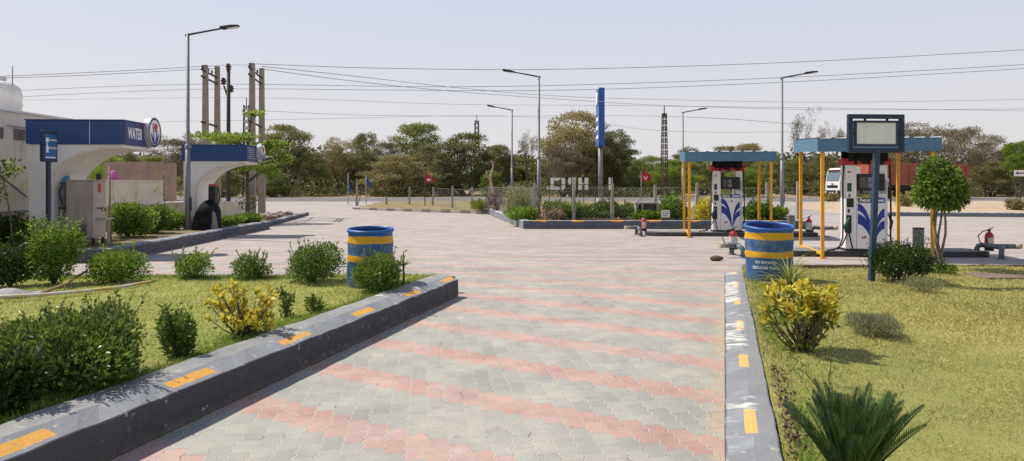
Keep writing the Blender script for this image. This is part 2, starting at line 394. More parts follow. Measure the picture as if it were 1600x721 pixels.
# ------------------------------------------------------------------ kerbs
def kerb_mat(name, s0, period, length, t0, t1, zmin, flake, base=(.088, .09, .096), org=(.72, .36, .05), topmix=.5, fside=False):
    """grey kerb paint, flaking to white, with dabs of orange at even steps (local x along the kerb, y across)"""
    m, t, out = nt(name); v = objvec(t); sp = N(t, 'ShaderNodeSeparateXYZ'); L(t, v, sp.inputs[0])
    x, y, z = sp.outputs
    wob = math_(t, 'MULTIPLY_ADD', noise(t, v, 9, 3), .05, -.025)
    c = mixc(t, ramp(t, noise(t, v, 3, 8, .7), .35, .7), base, tuple(q * 1.25 for q in base))
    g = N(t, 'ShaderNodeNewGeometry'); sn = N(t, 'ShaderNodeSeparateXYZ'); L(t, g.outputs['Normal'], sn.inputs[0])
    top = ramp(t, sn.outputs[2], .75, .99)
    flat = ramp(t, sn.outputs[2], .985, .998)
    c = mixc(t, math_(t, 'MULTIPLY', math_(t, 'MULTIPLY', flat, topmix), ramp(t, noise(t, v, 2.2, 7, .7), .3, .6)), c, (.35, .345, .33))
    c = mixc(t, top, mixc(t, 1.0, c, (.68, .68, .72), 'MULTIPLY'), mixc(t, 1.0, c, (2.6, 2.66, 2.68), 'MULTIPLY'))  # light and shade put into the paint: upright faces darker, upward faces lighter
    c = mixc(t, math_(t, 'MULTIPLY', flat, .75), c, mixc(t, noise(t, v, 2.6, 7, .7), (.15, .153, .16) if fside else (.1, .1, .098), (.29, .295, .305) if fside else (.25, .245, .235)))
    mp = N(t, 'ShaderNodeMapping'); mp.inputs['Scale'].default_value = (3.6, .75, 1); mp.inputs['Rotation'].default_value = (0, 0, R(-38)); L(t, v, mp.inputs[0])
    n1 = noise(t, mp.outputs[0], 3.4, 8, .68, .15)
    fl = math_(t, 'MULTIPLY', ramp(t, n1, flake, flake + .02), ramp(t, noise(t, v, 1.3, 3), .44, .56))
    if fside: fl = math_(t, 'MULTIPLY', fl, ramp(t, math_(t, 'ADD', y, math_(t, 'MULTIPLY', noise(t, v, 5, 3), .1)), -.15, -.08))
    fl = math_(t, 'MULTIPLY', fl, math_(t, 'MULTIPLY_ADD', top, .9, .1))
    # orange dabs
    fx = math_(t, 'FLOORED_MODULO', math_(t, 'SUBTRACT', math_(t, 'ADD', x, wob), s0), period)
    o = math_(t, 'LESS_THAN', fx, length)
    yy = math_(t, 'ADD', y, math_(t, 'MULTIPLY', wob, .3))
    o = math_(t, 'MULTIPLY', o, math_(t, 'MULTIPLY', math_(t, 'GREATER_THAN', yy, t0), math_(t, 'LESS_THAN', yy, t1)))
    o = math_(t, 'MULTIPLY', o, math_(t, 'GREATER_THAN', z, zmin))
    worn = math_(t, 'SUBTRACT', 1, math_(t, 'MULTIPLY', ramp(t, noise(t, v, 14, 6, .75), .55, .7), .6))
    c = mixc(t, math_(t, 'MULTIPLY', o, worn), c, org)
    c = mixc(t, fl, c, (.68, .66, .61))
    low = math_(t, 'MULTIPLY', ramp(t, math_(t, 'ADD', z, math_(t, 'MULTIPLY', noise(t, v, 6, 5), .14)), .15, .05), .7)
    c = mixc(t, low, c, (.2, .16, .12))
    chips = math_(t, 'MULTIPLY', ramp(t, noise(t, v, 11, 5, .6), .63, .67), .8); c = mixc(t, chips, c, (.45, .43, .38))
    c = mixc(t, .3, c, mixc(t, noise(t, v, 55, 4, .8), (.55, .55, .55), (1.4, 1.4, 1.4)), 'MULTIPLY')
    princ(t, out, c, .75, 0, math_(t, 'SUBTRACT', noise(t, v, 30, 5, .7), math_(t, 'MULTIPLY', fl, .8)), .006, .3)
    return m
def kerb(name, p0, p1, prof, m, step=.16, jit=.007):
    """solid kerb swept from p0 to p1 with cross-section prof [(across, up)], across = to the left of travel"""
    d = Vector((p1[0] - p0[0], p1[1] - p0[1], 0)); ln = d.length; n = max(2, int(ln / step)); k = len(prof)
    vs = []; fs = []
    for i in range(n + 1):
        for (a, z) in prof:
            jz = random.uniform(-jit, jit) if z > .05 else 0
            vs.append((ln * i / n, a + random.uniform(-jit, jit) * .7, z + jz))
    for i in range(n):
        for j in range(k): fs.append([i * k + j, i * k + (j + 1) % k, (i + 1) * k + (j + 1) % k, (i + 1) * k + j])
    fs += [list(range(k)), [n * k + j for j in range(k)][::-1]]
    b = MB(); b.add(vs, fs); o = b.build(name, m, bev=.012); o.location = (p0[0], p0[1], 0 if len(p0) < 3 else p0[2]); o.rotation_euler = (0, 0, math.atan2(d.y, d.x))
    return struct(o)
# left kerb: passes (-0.768, 10.64), runs along (.246, 1); inner side is to the left
def lk(y): return -.768 + (y - 10.64) * .246
s_of = lambda y: (y - 0.0) * math.hypot(1, .246)
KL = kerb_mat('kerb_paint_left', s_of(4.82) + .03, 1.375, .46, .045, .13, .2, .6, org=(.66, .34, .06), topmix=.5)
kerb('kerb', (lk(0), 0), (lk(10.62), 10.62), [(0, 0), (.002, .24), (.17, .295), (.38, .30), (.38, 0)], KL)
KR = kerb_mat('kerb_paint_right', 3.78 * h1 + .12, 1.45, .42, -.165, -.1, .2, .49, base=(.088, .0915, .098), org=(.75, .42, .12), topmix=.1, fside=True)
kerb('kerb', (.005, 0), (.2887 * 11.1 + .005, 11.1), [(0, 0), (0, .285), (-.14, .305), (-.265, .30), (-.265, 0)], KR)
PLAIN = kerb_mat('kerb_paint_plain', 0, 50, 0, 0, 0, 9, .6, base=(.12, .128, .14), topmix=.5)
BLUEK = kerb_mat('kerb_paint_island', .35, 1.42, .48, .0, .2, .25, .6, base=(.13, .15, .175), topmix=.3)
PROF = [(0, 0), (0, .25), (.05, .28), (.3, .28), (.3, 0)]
# terrace kerb on the left with its returns
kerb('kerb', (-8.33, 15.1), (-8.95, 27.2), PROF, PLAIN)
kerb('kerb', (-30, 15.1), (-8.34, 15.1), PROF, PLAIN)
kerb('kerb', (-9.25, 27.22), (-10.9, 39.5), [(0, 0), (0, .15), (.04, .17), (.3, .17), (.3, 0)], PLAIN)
# middle island kerb
ISL = [(.42, 27), (10.9, 27)]
PI_ = [(0, 0), (0, .29), (.03, .31), (.28, .31), (.28, 0)]
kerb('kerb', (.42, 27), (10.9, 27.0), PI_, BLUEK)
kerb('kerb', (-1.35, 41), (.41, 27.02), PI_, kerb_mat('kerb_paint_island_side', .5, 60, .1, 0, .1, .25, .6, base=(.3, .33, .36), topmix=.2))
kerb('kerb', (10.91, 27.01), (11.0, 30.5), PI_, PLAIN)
M_DASH, t, out = nt('kerb_black_white'); v = objvec(t); sp = N(t, 'ShaderNodeSeparateXYZ'); L(t, v, sp.inputs[0])
st = math_(t, 'LESS_THAN', math_(t, 'FLOORED_MODULO', sp.outputs[0], 1.5), .75)
c = mixc(t, st, (.5, .47, .42), (.16, .15, .14)); c = mixc(t, math_(t, 'MULTIPLY', noise(t, v, 3, 6, .7), .7), c, (.4, .33, .25)); princ(t, out, c, .85)
kerb('kerb', (-10.3, 47.5, hz(46.5)), (-1.3, 41.1, 0.0), [(0, -.1), (0, .14), (.2, .14), (.2, -.1)], M_DASH)
# right median and lawn edging
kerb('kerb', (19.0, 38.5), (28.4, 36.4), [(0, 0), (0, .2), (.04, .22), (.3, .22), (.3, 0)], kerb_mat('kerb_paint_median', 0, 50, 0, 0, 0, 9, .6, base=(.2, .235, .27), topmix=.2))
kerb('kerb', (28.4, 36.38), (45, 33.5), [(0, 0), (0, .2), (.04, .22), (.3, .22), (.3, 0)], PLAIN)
M_BRICK = mat('edging', (.2, .135, .1), (.12, .09, .075), 7, .9, bd=.01)
kerb('kerb', (3.7, 11.75), (22, 11.75), [(0, 0), (0, .33), (.09, .33), (.09, 0)], M_BRICK)
kerb('kerb', (-22, 10.95), (-.85, 10.95), [(0, 0), (0, .24), (.1, .24), (.1, 0)], M_BRICK)

# ------------------------------------------------------------------ beds and lawns
def poly_sheet(name, poly, z, m):
    b = MB(); zz = z if callable(z) else (lambda x, y: z)
    b.add([(x, y, zz(x, y)) for x, y in poly], [list(range(len(poly)))]); return struct(b.build(name, m, fix=False))
poly_sheet('soil_bed', [(-30, 15.35), (-8.6, 15.35), (-9.2, 27.2), (-30, 27.2)], .235, M_SOIL)
poly_sheet('soil_bed', [(-30, 27.2), (-9.5, 27.2), (-11.1, 39.4), (-11.6, 40.2), (-30, 40.2)], lambda x, y: .13 if y < 40 else -.03, M_SOIL)
poly_sheet('soil_bed', [(-30, 27.19), (-9.0, 27.19), (-9.2, 27.26), (-30, 27.26)], lambda x, y: .235 if y < 27.2 else .12, M_SOIL)
sheet('verge', [-9.6, -6, -2, -1], [47, 48, 50, 52, 54, 56.5], lambda x, y: hz(y) + .05, M_VERGE)
b = MB(); b.add([(.68, 27.25, .24), (10.7, 27.25, .24), (10.7, 30.4, .24), (10.2, 46, .28), (9, 56, .42), (-9.8, 56, .42), (-9.95, 47.6, hz(47.6) + .1), (-1.1, 41.2, .2)], [list(range(8))])
struct(b.build('verge', M_VERGE, fix=False))
b = MB(); pts = []
xs = [19.2, 22, 25, 28, 32, 38, 46]; yy = [0, .15, .35, .6, .85, 1]
def med(x, q):
    y0 = 38.75 - (x - 19) * .215; y1 = 55; y = y0 + (y1 - y0) * q
    if x == xs[0] and q > 0: return (x - .5 * math.sin(q * PI), y, hz(y) - .04)
    if q == 1: return (x, y, hz(y) - .03)
    return (x, y, .19 + hz(y) * .7 + (.0 if q in (0, 1) else .16 * math.sin(x * 1.1 + q * 5) * math.sin(q * PI) + .16 * math.sin(q * PI)))
b.add([med(x, q) for q in yy for x in xs], [(j * 7 + i, j * 7 + i + 1, j * 7 + i + 8, j * 7 + i + 7) for j in range(5) for i in range(6)], True)
struct(b.build('sand_median', M_SAND, fix=False))

def lawn_mat(name, dry):
    m, t, out = nt(name); v = objvec(t)
    f = ramp(t, noise(t, v, .55, 6, .65), .38, .66)
    c = mixc(t, f, (.45, .425, .14), (.31, .34, .1)) if dry else mixc(t, f, (.45, .46, .14), (.31, .37, .105))
    c = mixc(t, ramp(t, noise(t, v, 2.4, 6, .7), .5, .7), c, (.44, .41, .15))
    fine = noise(t, v, 45, 5, .8)
    c = mixc(t, .7, c, mixc(t, fine, (.35, .35, .35), (1.6, 1.6, 1.6)), 'MULTIPLY')
    princ(t, out, c, .9, 0, fine, .025, .15); return m
LG, RG = lawn_mat('lawn_left', False), lawn_mat('lawn_right', True)
def lawn_z(x, y): return .25 + .012 * math.sin(x * 1.7 + y) + .01 * math.sin(y * 2.3 - x)
def rz_(x, y): return .29 + .012 * math.sin(x * 1.3 + y) + .01 * math.sin(y * 1.9 - x)
def lawn(name, left, y1, zf, m):
    b = MB(); nY, nX = 30, 40; vs = []
    for j in range(nY + 1):
        y = -.5 + (y1 + .5) * j / nY
        for i in range(nX + 1):
            q = (i / nX) ** 2
            x = (lk(y) - .37 * 1.03 - q * 20) if left else (.2887 * y + .27 * 1.04 + q * 20)
            z = zf(x, y) + (.0 if q > 0 else -.05)
            vs.append((x, y, z))
    b.add(vs, [(j * (nX + 1) + i, j * (nX + 1) + i + 1, (j + 1) * (nX + 1) + i + 1, (j + 1) * (nX + 1) + i) for j in range(nY) for i in range(nX)], True)
    o = b.build(name, m, fix=True)
    return struct(o)
lawn('lawn', True, 10.98, lawn_z, LG); lawn('lawn', False, 11.77, rz_, RG)

def grass(left, n_near, y1, zf, m, label):
    pts = []; 
    n = n_near
    y = 2.2 + (y1 - 2.2) * rng.random(n) ** 1.05
    wid = np.clip(y * .75, 3, 9)
    q = rng.random(n) * wid
    x = (-.768 + (y - 10.64) * .246 - .4 - q) if left else (.2887 * y + .29 + q)
    # tufts: clumpier and longer by the kerb and the back edge
    edge = np.minimum(q, np.abs(y1 - y) * 1.2)
    z = np.array([zf(a, c_) for a, c_ in zip(x, y)]) - .006
    clump = np.sin(x * 5.1 + 2 * np.sin(y * 3.7)) * np.sin(y * 4.3 + 1.7 * np.sin(x * 2.9))
    h = (.014 + .02 * rng.random(n)) * (1 + .3 * clump) * (1 + 1.6 * np.exp(-edge / .13) * rng.random(n))
    h *= np.clip(y / 6, .75, 1.35)
    A = np.stack([rng.normal(size=n) * .75, rng.normal(size=n) * .75, np.ones(n)], 1)
    o = leaf_obj('grass', np.stack([x, y, z], 1), A, h, .0055 * np.clip(y / 5, .8, 1.8), m, None, .1)
    return stuff(o, label, 'grass')
LF_GR = leafmat('grass_left', [(.2, .27, .06), (.41, .435, .13), (.6, .575, .25)], .3, 0)
LF_GRD = leafmat('grass_right', [(.21, .245, .06), (.43, .405, .13), (.62, .555, .26)], .3, 0)
LF_VRG = leafmat('grass_verge', [(.1, .19, .03), (.18, .28, .045), (.3, .36, .08)], .35, 0)
grass(True, 150000, 10.9, lawn_z, LF_GR, 'short yellow green grass of the left lawn')
grass(False, 215000, 11.7, rz_, LF_GRD, 'short dry yellow green grass of the right lawn')
# longer green verge grass along the left lawn's kerb and back edge and the right lawn's kerb
n = 14000
yv = 3 + 7.8 * rng.random(n); qv = np.abs(rng.normal(size=n)) * .14 * (1 + .6 * np.sin(yv * 2.1)); xv = -.768 + (yv - 10.64) * .246 - .4 - qv
n2 = 12000; x2 = -9 + 7.9 * rng.random(n2); y2 = 10.88 - np.abs(rng.normal(size=n2)) * .16
n3 = 9000; y3 = 3 + 8.6 * rng.random(n3); q3 = .04 + np.abs(rng.normal(size=n3)) * .22 * (1 + .7 * np.sin(y3 * 1.7)); x3 = .2887 * y3 + .31 + q3
Pv = np.concatenate([np.stack([xv, yv, np.full(n, .24)], 1), np.stack([x2, y2, np.full(n2, .24)], 1), np.stack([x3, y3, np.full(n3, .275)], 1)])
nn = len(Pv); A = np.stack([rng.normal(size=nn) * .55, rng.normal(size=nn) * .55, np.ones(nn)], 1)
stuff(leaf_obj('grass', Pv, A, .035 + .07 * rng.random(nn) ** 2, .008, LF_VRG, None, .1, .15), 'longer green grass along the kerbs and lawn edges', 'grass')
# purple creeper along the inside of the right kerb
n = 420; y3 = 3.5 + 1.6 * rng.random(n); q3 = .02 + np.abs(rng.normal(size=n)) * .05
Pp = np.stack([.2887 * y3 + .3 + q3, y3, .26 + .1 * rng.random(n)], 1); A = rng.normal(size=(n, 3)) * .8 + np.array([-.1, 0, .7])
stuff(leaf_obj('ground_cover', Pp, A, .028, .012, LF_PURPLE), 'low purple brown creeper inside the right kerb', 'ground cover')

# ================================================================== PLANTS
def bush(label, x, y, z, w, d, h, n, leaf, m, name='shrub', shoots=6, group=None, sh_leaf=None, asp=.5, lobes=9, cat='shrub', stems=6):
    r = thing(name, label, cat, (x, y, z), random.uniform(0, 6), group)
    lb = [(0, 0, h * .45, w * .36, d * .36, h * .42)]
    for k in range(lobes):
        a = 2 * PI * (k + random.random() * .6) / lobes; rr = random.uniform(.34, .68); s = random.uniform(.12, .27)
        lb.append((math.cos(a) * w * .5 * rr, math.sin(a) * d * .5 * rr, h * random.uniform(.22, .72), w * s, d * s, h * random.uniform(.2, .3)))
    n = int(n * 1.6); leaf *= 1.18; P, A = lobes_points(lb, n, .42, .55, .75)
    P = P + rng.normal(size=P.shape) * (np.where(rng.random(len(P)) < .18, .055, .012)[:, None]) * np.array([w, d, h]); shoots = int(shoots * 1.7); ex = []; ea = []
    sb = MB()
    for k in range(stems):
        a = random.uniform(0, 2 * PI); e = (math.cos(a) * w * .3, math.sin(a) * d * .3, h * random.uniform(.55, .85))
        sb.tube([(0, 0, -.03), (e[0] * .45, e[1] * .45, e[2] * .5), e], [.012 * h ** .5 + .004, .008 * h ** .5 + .003, .003], 5)
    for k in range(shoots):
        a = random.uniform(0, 2 * PI); rr = random.uniform(.1, .75)
        p0 = np.array([math.cos(a) * w * .5 * rr, math.sin(a) * d * .5 * rr, h * random.uniform(.5, .75)])
        dr = unit(np.array([[math.cos(a) * .6 * rr + random.gauss(0, .2), math.sin(a) * .6 * rr + random.gauss(0, .2), 1.]]))[0]
        ln = h * random.uniform(.28, .5); q = 14
        sb.tube([(0, 0, -.03), tuple(p0 * .55), tuple(p0), tuple(p0 + dr * ln)], [.006, .005, .004, .002], 4)
        for i in range(q):
            ex.append(p0 + dr * ln * (i + 1) / q); ea.append(unit((dr * .6 + rng.normal(size=3) * .6)[None])[0])
    if ex: P = np.concatenate([P, np.array(ex)]); A = np.concatenate([A, np.array(ea)])
    k = P[:, 2] > .015; P, A = P[k], A[k]
    sb.build('stem', M_TWIG, r)
    leaf_obj('foliage', P, A, leaf * rng.uniform(.6, 1.2, len(P)), leaf * asp * rng.uniform(.7, 1.1, len(P)), m, r)
    return r
def b_at(label, x, base_y, w_px, h_px, n, leaf, m, z0=.25, **k):
    D = (CH - z0) * F / (base_y - HZ); s = D / F
    return bush(label, px(x, D), D, z0 - .01, w_px * s, w_px * s * k.pop('dd', .95), h_px * s, n, leaf, m, **k)

# left lawn
b_at('large dark green shrub overhanging the left kerb, nearest the photographer', 110, 600, 246, 120, 9000, .036, LF_MID, shoots=26, lobes=13)
b_at('low dark clump of leaves at the left picture edge by the lamp post', 10, 648, 130, 110, 2600, .036, LF_DARK, shoots=5)
b_at('small loose shrub just right of the large kerbside shrub', 278, 560, 66, 78, 1100, .036, LF_MID, shoots=9)
b_at('tiny upright weed between the yellow shrub and the barrel shrub', 447, 497, 26, 46, 130, .04, LF_MID, shoots=4, lobes=4)
b_at('low weed in the kerbside grass right of the yellow shrub', 492, 490, 34, 26, 160, .04, LF_MID, shoots=2, lobes=4)
b_at('dense rounded shrub in front of the left barrel', 592, 457, 92, 68, 4200, .034, LF_MID, shoots=8)
b_at('broad dark shrub left of the left barrel on the lawn edge', 488, 441, 100, 60, 3400, .036, LF_MID, shoots=12)
b_at('small dark shrub second left from the left barrel', 392, 436, 66, 42, 1500, .036, LF_MID, shoots=9)
b_at('small shrub with one long stray twig on the lawn edge', 300, 436, 66, 44, 1200, .038, LF_FRESH, shoots=9)
b_at('low spreading shrub on the lawn edge right of the tall bright shrub', 182, 442, 104, 58, 2800, .04, LF_FRESH, shoots=8)
b_at('tall bright green upright shrub in front of the water booth', 84, 444, 92, 98, 3600, .05, LF_FRESH, shoots=34, asp=.36)
b_at('dark low shrub at the left end of the lawn edge', 16, 446, 84, 66, 2400, .045, LF_DARK, shoots=8)
# terrace
bush('leafy shrub right of the water cooler against the cream wall', px(200, 19.4), 19.4, .225, 1.35, 1.2, .98, 3600, .07, LF_FRESH)
bush('middle shrub of the bed under the cream wall', px(238, 21), 21, .225, 1.15, 1.1, .8, 2600, .07, LF_MID)
bush('low shrub at the foot of the left lamp post', px(268, 22.6), 22.6, .225, 1.0, 1, .62, 2000, .07, LF_FRESH)
bush('low bright shrub beside the black tarpaulin', px(357, 24.6), 24.6, .225, 1.1, .8, .36, 1500, .07, LF_FRESH, shoots=3)
bush('low bright shrub at the end of the low white wall', px(388, 26.6), 26.6, .225, 1.0, .8, .4, 1300, .07, LF_FRESH, shoots=3)
bush('dark shrub behind the tall bright shrub by the cream building', px(18, 16.6), 16.6, .225, 1.3, 1, .7, 1800, .07, LF_DARK)
bush('pale shrub at the foot of the sign post by the water booth', px(52, 16.3), 16.3, .225, 1.0, .8, .6, 1300, .07, LF_MID)
# right lawn
b_at('dark rounded shrub at the foot of the framed sign', 1410, 441, 118, 66, 5000, .034, LF_DARK, z0=.29, shoots=12)
b_at('small pale grey green cushion plant beside the dark rounded shrub', 1442, 457, 66, 25, 1600, .025, LF_GREY, z0=.29, shoots=0, asp=.25, stems=2)
b_at('low heap of grey green cuttings in the middle of the right lawn', 1366, 522, 132, 34, 4200, .035, LF_GREY, z0=.29, shoots=0, asp=.16, dd=.5, stems=2, name='cuttings_heap', cat='garden waste')
b_at('small green weed at the right foot of the dark rounded shrub', 1478, 430, 34, 18, 300, .035, LF_FRESH, z0=.29, shoots=2)

def yellow_shrub(label, x, base_y, wpx, hpx, nb, z0, lower, leaf=.06, crown=.5):
    D = (CH - z0) * F / (base_y - HZ); s = D / F; w, h = wpx * s, hpx * s
    r = thing('yellow_shrub', label, 'shrub', (px(x, D), D, z0 - .02)); sb = MB(); P = []; A = []; G = []; GA = []
    for k in range(nb):
        a = random.uniform(0, 2 * PI); rr = math.sqrt(random.random()); e = Vector((math.cos(a) * rr * w * .54, math.sin(a) * rr * w * .5, h * (random.uniform(crown, 1.02) - .22 * rr * rr)))
        m1 = e * .5 + Vector((random.gauss(0, .03), random.gauss(0, .03), -.04 * h))
        sb.tube([(random.gauss(0, .015), random.gauss(0, .015), 0), m1, e], [.009, .006, .003], 5)
        d = (e - m1).normalized()
        for q in range(16):
            dr = unit((np.array(d) * .55 + rng.normal(size=3) * .65)[None])[0]
            P.append(np.array(e) - np.array(d) * random.uniform(0, .05)); A.append(dr)
        for q in range(lower):
            f = random.uniform(.15, .95); p = m1.lerp(e, f) if f > .3 else m1 * (f / .3)
            G.append(np.array(p) + rng.normal(size=3) * .02); GA.append(unit((np.array(d) * .3 + rng.normal(size=3))[None])[0])
    sb.build('stem', M_TWIG, r)
    P, A = np.array(P), np.array(A)
    leaf_obj('yellow_leaves', P, A, leaf * rng.uniform(.7, 1.2, len(P)), leaf * .42, LF_YEL, r, .2)
    leaf_obj('green_leaves', np.array(G), np.array(GA), leaf * .8, leaf * .38, LF_YG, r, .2)
    return r
yellow_shrub('open yellow leaved shrub on the left lawn behind the kerb', 382, 525, 104, 92, 56, .25, 4, .06, .4)
yellow_shrub('yellow topped shrub with green lower leaves on the right lawn', 1256, 553, 122, 122, 60, .29, 11, .074, .62)

def strap_plant(label, x, D, z, n, ln, m, w=.02, name='strap_leaf_plant', spread=1., stiff=.5, stem=0):
    r = thing(name, label, 'plant', (x, D, z)); b = MB()
    for k in range(n):
        a = random.uniform(0, 2 * PI); e0 = random.uniform(.5, 1.45) if stem == 0 else random.uniform(.3, 1.3); l = ln * random.uniform(.6, 1.1); p = Vector((0, 0, stem)); q = 7; pts = []
        for i in range(q + 1):
            el_ = e0 - spread * (i / q) ** 1.4 * random.uniform(1.2, 1.7) * stiff * 2
            pts.append(p.copy()); p = p + Vector((math.cos(a) * math.cos(el_), math.sin(a) * math.cos(el_), math.sin(el_))) * l / q
        sd = Vector((-math.sin(a), math.cos(a), 0)); vs = []
        for i, p in enumerate(pts):
            ww = w * (1 - (i / q) ** 2.2) * .5 + .0008; vs += [tuple(p + sd * ww), tuple(p + Vector((0, 0, -ww * .4))), tuple(p - sd * ww)]
        b.add(vs, [f for i in range(q) for f in ((3 * i, 3 * i + 1, 3 * i + 4, 3 * i + 3), (3 * i + 1, 3 * i + 2, 3 * i + 5, 3 * i + 4))], True)
    b.build('foliage', m, r, fix=False); return r
strap_plant('yellow green strap leaved plant drooping in front of the right barrel', px(1233, 9.35), 9.35, .28, 95, .62, LF_STRAP, .02, spread=1.05)
pl = strap_plant('young pale palm seedling with a brown stem beside the left barrel', px(630, 9.7), 9.7, .27, 22, .26, LF_STRAP, .018, name='palm_seedling', stem=.26, stiff=.3)
b = MB(); b.tube([(0, 0, -.03), (.01, 0, .14), (0, 0, .27)], [.02, .016, .012], 6); b.build('stem', M_TWIG, pl)

# cycad: arching feather fronds
def cycad(label, x, y, z):
    r = thing('cycad', label, 'plant', (x, y, z))
    b = MB(); b.lathe([(.0, -.05), (.09, -.04), (.1, .06), (.06, .14), (0, .17)], 12); b.build('trunk', M_BARK, r)
    for k in range(40):
        a = 2 * PI * k / 40 * 7 + random.uniform(-.15, .15); el_ = random.uniform(.8, 1.45); ln = random.uniform(.3, .42)
        q = 12; p = Vector((math.cos(a) * .05, math.sin(a) * .05, .1)); pts = []; e0 = el_
        for i in range(q + 1):
            pts.append(p.copy()); e1 = e0 - .22 * (i / q) ** 1.5 + .08
            p = p + Vector((math.cos(a) * math.cos(e1), math.sin(a) * math.cos(e1), math.sin(e1))) * ln / q
        fb = MB(); fb.tube(pts, [.007 * (1 - i / q * .8) for i in range(q + 1)], 4)
        sd = Vector((-math.sin(a), math.cos(a), 0))
        for i in range(32):
            f = .2 + .8 * i / 32; j = min(q - 1, int(f * q)); c0 = pts[j].lerp(pts[j + 1], f * q - j); d = (pts[j + 1] - pts[j]).normalized()
            up = sd.cross(d) * -1
            if up.z < 0: up = -up
            ll = .085 * math.sin(PI * min(1, f * .82 + .16)) ** .7 * random.uniform(.9, 1.05)
            for s in (-1, 1):
                dr = (sd * s * .5 + d * .85 + up * .4).normalized(); wv = d.cross(dr).normalized().cross(dr) * .003
                tip = c0 + dr * ll; m_ = c0 + dr * ll * .5
                fb.add([c0, m_ + wv, tip, m_ - wv], [(0, 1, 2, 3)])
        fb.build('frond', LF_CYCAD, r, fix=False)
    return r
cycad('dark green cycad with feather fronds in the right lawn foreground', 1.44, 3.12, .26)
# thin saplings
def sapling(label, x, D, z, h, lean, m, tips, leaf=.05, cat='sapling', r0=.008, crown=None, ncl=60):
    r = thing('sapling', label, cat, (x, D, z)); b = MB(); P = []; A = []
    pts = [Vector((lean * (i / 5) ** 1.3 + random.gauss(0, .008), random.gauss(0, .012), h * i / 5 - .02)) for i in range(6)]
    b.tube(pts, [r0 * (1 - .7 * i / 5) for i in range(6)], 5)
    for (f, ang, ln) in tips:
        k = min(4, int(f * 5)); p = pts[k].lerp(pts[k + 1], f * 5 - k); e = p + Vector((math.cos(ang) * ln, math.sin(ang) * ln * .7, ln * .6)); b.tube([p, e], [r0 * .5, r0 * .2], 4)
        for i in range(ncl): P.append(np.array(e) + rng.normal(size=3) * (crown or ln * .25)); A.append(rng.normal(size=3) + np.array([0, 0, .4]))
    b.build('stem', M_TWIG, r); leaf_obj('foliage', np.array(P), np.array(A), leaf * rng.uniform(.7, 1.2, len(P)), leaf * .5, m, r); return r
sapling('thin bare sapling standing behind the cycad', px(1298, 4.75), 4.75, .28, .42, .02, LF_DARK, [(.97, 1, .03), (.5, 3, .12), (.3, 0, .08)], .03, ncl=6, r0=.005)
sapling('thin leaning twig with few leaves left of the cycad sapling', px(1285, 4.6), 4.6, .28, .26, -.16, LF_MID, [(.95, 3, .04), (.6, 3, .06)], .03, ncl=8, r0=.005)
sapling('young tree with a thin stem at the left edge in front of the cream building', px(22, 15.6), 15.6, .23, 1.75, -.28, LF_FRESH, [(.98, 2.5, .16), (.9, 0, .22), (.8, 3.4, .3), (.62, 3.5, .25)], .12, ncl=55, r0=.022, crown=.11)
sapling('climbing sapling against the end of the cream wall', px(258, 24.5), 24.5, .23, 1.75, -.05, LF_YG, [(.95, 2.5, .15), (.8, 0, .2), (.6, 3.4, .2), (.4, .5, .25), (.3, 3.4, .2)], .08, ncl=22, r0=.018, crown=.1)
sapling('small dark conifer-like sapling beside the transformer pole', px(386, 29.5), 29.5, .23, .75, .0, LF_DARK, [(.98, 2.5, .06), (.8, 0, .28), (.75, 3.2, .3), (.5, .5, .25), (.5, 3.4, .25)], .09, ncl=30, r0=.03, crown=.07)

# round standard tree by the framed sign
r = thing('standard_tree', 'small tree with a round clipped crown on twisted bare stems behind the dark shrub', 'tree', (px(1468, 11.3), 11.3, .28))
b = MB()
for k, (dx, dy, ph) in enumerate(((-.06, 0, 0), (.03, .03, 2), (.06, -.03, 4), (-.02, .05, 1))):
    b.tube([(dx * .3 + .035 * math.sin(i * 1.3 + ph) * (i > 0) + dx * i / 6, dy + .03 * math.cos(i * 1.1 + ph), .2 * i - .03) for i in range(7)], [.022 - .0015 * i for i in range(7)], 6)
b.tube([(-.02, 0, .1), (-.1, .02, .4), (-.13, 0, .7), (-.05, 0, 1.05)], [.011, .01, .008, .006], 5)
b.build('trunk', mat('stem_bark', (.24, .19, .13), (.13, .1, .07), 15, .85), r)
lb = [(0.02, 0, 1.3, .34, .36, .33), (.18, 0, 1.22, .22, .24, .25), (-.16, .05, 1.22, .2, .25, .24), (0, .1, 1.5, .25, .25, .22), (0, -.15, 1.25, .25, .22, .28), (.24, 0, 1.14, .15, .2, .18), (-.06, 0, 1.58, .18, .18, .18)]
P, A = lobes_points(lb, 3400, .5, -.25, .7); leaf_obj('crown', P, A, .085 * rng.uniform(.7, 1.1, len(P)), .042, LF_MID, r, .2, .1)

# island plants
def isl(label, x, D, w, h, n, m, leaf=.1, **k): return bush(label, px(x, D), D, .24, w, k.pop('d', 1.2), h, n, leaf, m, **k)
isl('dark hedge shrub right of the middle lamp post', 872, 29.2, 1.5, .72, 2200, LF_MID)
isl('hedge shrub in front of the blue pylon, left one', 910, 29.5, 1.6, .66, 2400, LF_FRESH)
isl('hedge shrub in front of the blue pylon, right one', 945, 29.6, 1.6, .74, 2600, LF_MID)
isl('hedge shrub left of the grey concrete bench', 980, 29.8, 1.4, .62, 2000, LF_FRESH)
isl('tall hedge shrub right of the grey concrete bench', 1052, 29.8, 1.7, .95, 2600, LF_FRESH)
isl('low hedge shrub behind the small white notice', 1012, 28.8, 1.5, .36, 1500, LF_FRESH)
isl('rounded yellow shrub beside the far fuel dispenser', 1102, 28.6, .85, .85, 1500, LF_YEL, .09)
isl('dark shrub behind the right posts of the far canopy', 1183, 29, 1.3, .75, 1900, LF_MID)
isl('small shrub at the right end of the island kerb', 1214, 29, .8, .5, 900, LF_FRESH)
